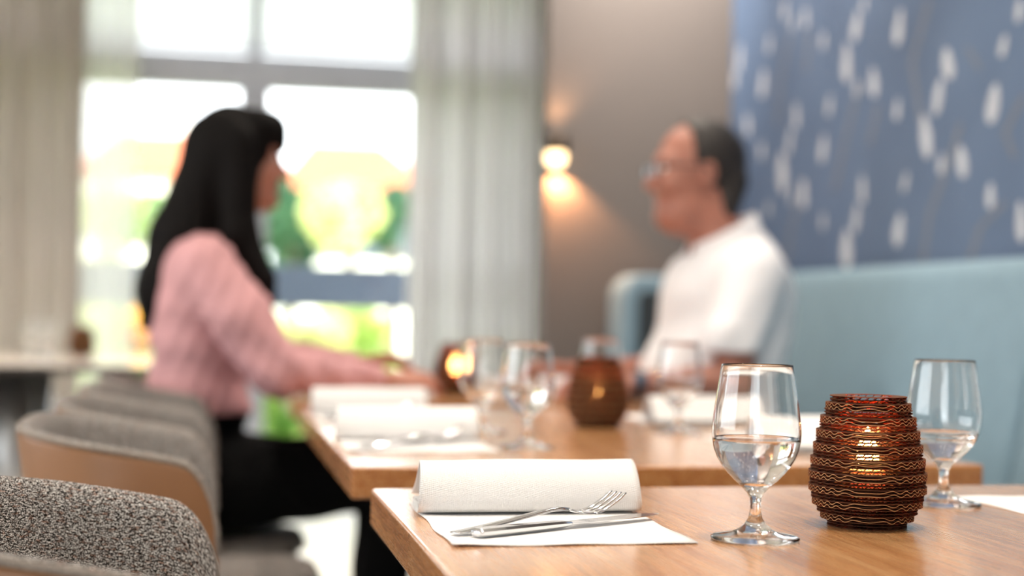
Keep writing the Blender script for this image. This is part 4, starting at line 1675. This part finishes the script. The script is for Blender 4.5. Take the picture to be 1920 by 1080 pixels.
def foliage(b, c, r, n, size, rnd, mi=0):
    for _ in range(n):
        while True:
            p = Vector((rnd.uniform(-1, 1), rnd.uniform(-1, 1), rnd.uniform(-1, 1)))
            if .35 < p.length < 1:
                break
        q = Vector((c[0] + p.x * r[0], c[1] + p.y * r[1], c[2] + p.z * r[2]))
        d = Vector((rnd.uniform(-1, 1), rnd.uniform(-1, 1), rnd.uniform(-.6, 1))).normalized()
        e = d.orthogonal().normalized()
        s = .62 * size * rnd.uniform(.6, 1.4)
        a_, c_ = e * s, d.cross(e) * s * .55
        b.add([q - a_, q + c_ * .9, q + a_, q - c_ * .9], [(0, 1, 2, 3)], mi, False)


def bush(label, loc, r, mat, n=700, size=.10, trunk=.4, seed=1, group='bushes and trees beyond the railing', name='bush', blobs=4):
    n *= 2
    rnd = random.Random(seed)
    t = thing(name, label, 'tree' if name == 'tree' else 'bush', (loc[0], loc[1], -.3), 0, group)
    zc = loc[2] + .3
    r = tuple(.62 * x for x in r)
    b = MB()
    for k in range(blobs):
        c = (rnd.uniform(-.45, .45) * r[0], rnd.uniform(-.4, .4) * r[1], zc + rnd.uniform(-.35, .35) * r[2])
        foliage(b, c, tuple(x * rnd.uniform(.5, .72) for x in r), n // blobs, size, rnd)
    if name == 'bush':                    # bushes are leafy down to the ground
        for k in range(max(2, int(zc / .35))):
            c = (rnd.uniform(-.25, .25) * r[0], rnd.uniform(-.2, .2) * r[1], .15 + k * .3)
            foliage(b, c, (r[0] * .62, r[1] * .62, .28), n // 5, size, rnd)
    b.build('foliage', mat, t)
    MB().tube([(0, 0, 0), (.03, .02, zc * .5), (0, 0, zc)], [.09, .07, .04], 10).build('trunk', M['bark'], t)
    return t


def at_y(px, py, Y):
    p = on_y(px, py, Y)
    return (p.x, p.y, p.z)


bush('dark green tree seen just right of the woman\'s face', at_y(545, 410, 15), (.55, .5, .9), M['leaf2'], 900, .09, seed=2, name='tree')
bush('dark green tree beside the pale curtain, right of the pale bush', at_y(735, 410, 15.5), (.5, .5, .75), M['leaf2'], 800, .09, seed=3, name='tree')
bush('large pale sunlit bush between the two dark green trees', at_y(655, 420, 14), (.75, .6, .72), M['leaf3'], 1200, .09, seed=4)
bush('green bush left of the woman behind the sheer curtain', at_y(275, 430, 14.5), (.7, .6, .65), M['leaf'], 900, .09, seed=5)
bush('pale bush far left behind the grey curtain', at_y(190, 410, 19), (.8, .6, .9), M['leaf3'], 900, .1, seed=6)
bush('low pale bush under the railing board, right of the pink sleeve', at_y(585, 640, 11), (.55, .4, .42), M['leaf3'], 800, .06, seed=7)
bush('low green bush under the railing board beside the pale curtain', at_y(700, 610, 13), (.5, .4, .4), M['leaf'], 800, .06, seed=8)
bush('bright green bush low between the woman\'s lap and the table edge', at_y(535, 770, 10.6), (.4, .3, .35), M['leaf'], 600, .05, seed=9)
bush('orange and yellow flowering bush low behind the woman\'s back', at_y(262, 615, 10.8), (.20, .2, .28), M['flower'], 500, .045, seed=10)
bush('low green bush below the orange flowering one', at_y(225, 700, 10.5), (.45, .3, .3), M['leaf'], 600, .05, seed=12)
bush('green hedge bush behind the woman at railing height', at_y(420, 430, 19), (1.0, .6, .8), M['leaf'], 900, .1, seed=11)


def house(label, x0, x1, y0, y1, h, rh, seed):
    cx, cy = (x0 + x1) / 2, (y0 + y1) / 2
    t = thing('house', label, 'building', (cx, cy, -.3), 0, 'houses beyond the garden')
    hx, hy = (x1 - x0) / 2, (y1 - y0) / 2
    MB().box((-hx, -hy, 0), (hx, hy, h)).build('walls', M['render'], t)
    b = MB()
    e = .35
    v = [(-hx - e, -hy - e, h - .12), (hx + e, -hy - e, h - .12), (hx + e, hy + e, h - .12), (-hx - e, hy + e, h - .12), (-hx * .55, 0, h + rh), (hx * .55, 0, h + rh)]
    b.add(v, [(0, 1, 5, 4), (1, 2, 5), (2, 3, 4, 5), (3, 0, 4), (3, 2, 1, 0)], 0, False)
    b.build('roof', M['roof'], t)
    MB().box((hx * .2, .1, h + rh * .4), (hx * .2 + .4, .5, h + rh + .5)).build('chimney', M['render'], t)
    for k in range(4):
        x = -hx + (k + .5) * hx / 2
        MB().box((x - .4, -hy - .03, h - 1.7), (x + .4, -hy + .02, h - .6)).build('window', M['darkglass'], t)
    return t


pA, pB = on_y(540, 345, 34), on_y(800, 345, 34)
house('house with an orange hipped roof seen right of the woman\'s face', pA.x, pB.x, 34, 40, pA.z + .3, 1.35, 1)
pA, pB = on_y(150, 320, 38), on_y(420, 320, 38)
house('white house with an orange roof seen left of the woman\'s hair', pA.x, pB.x, 38, 43, pA.z + .3, 1.3, 2)
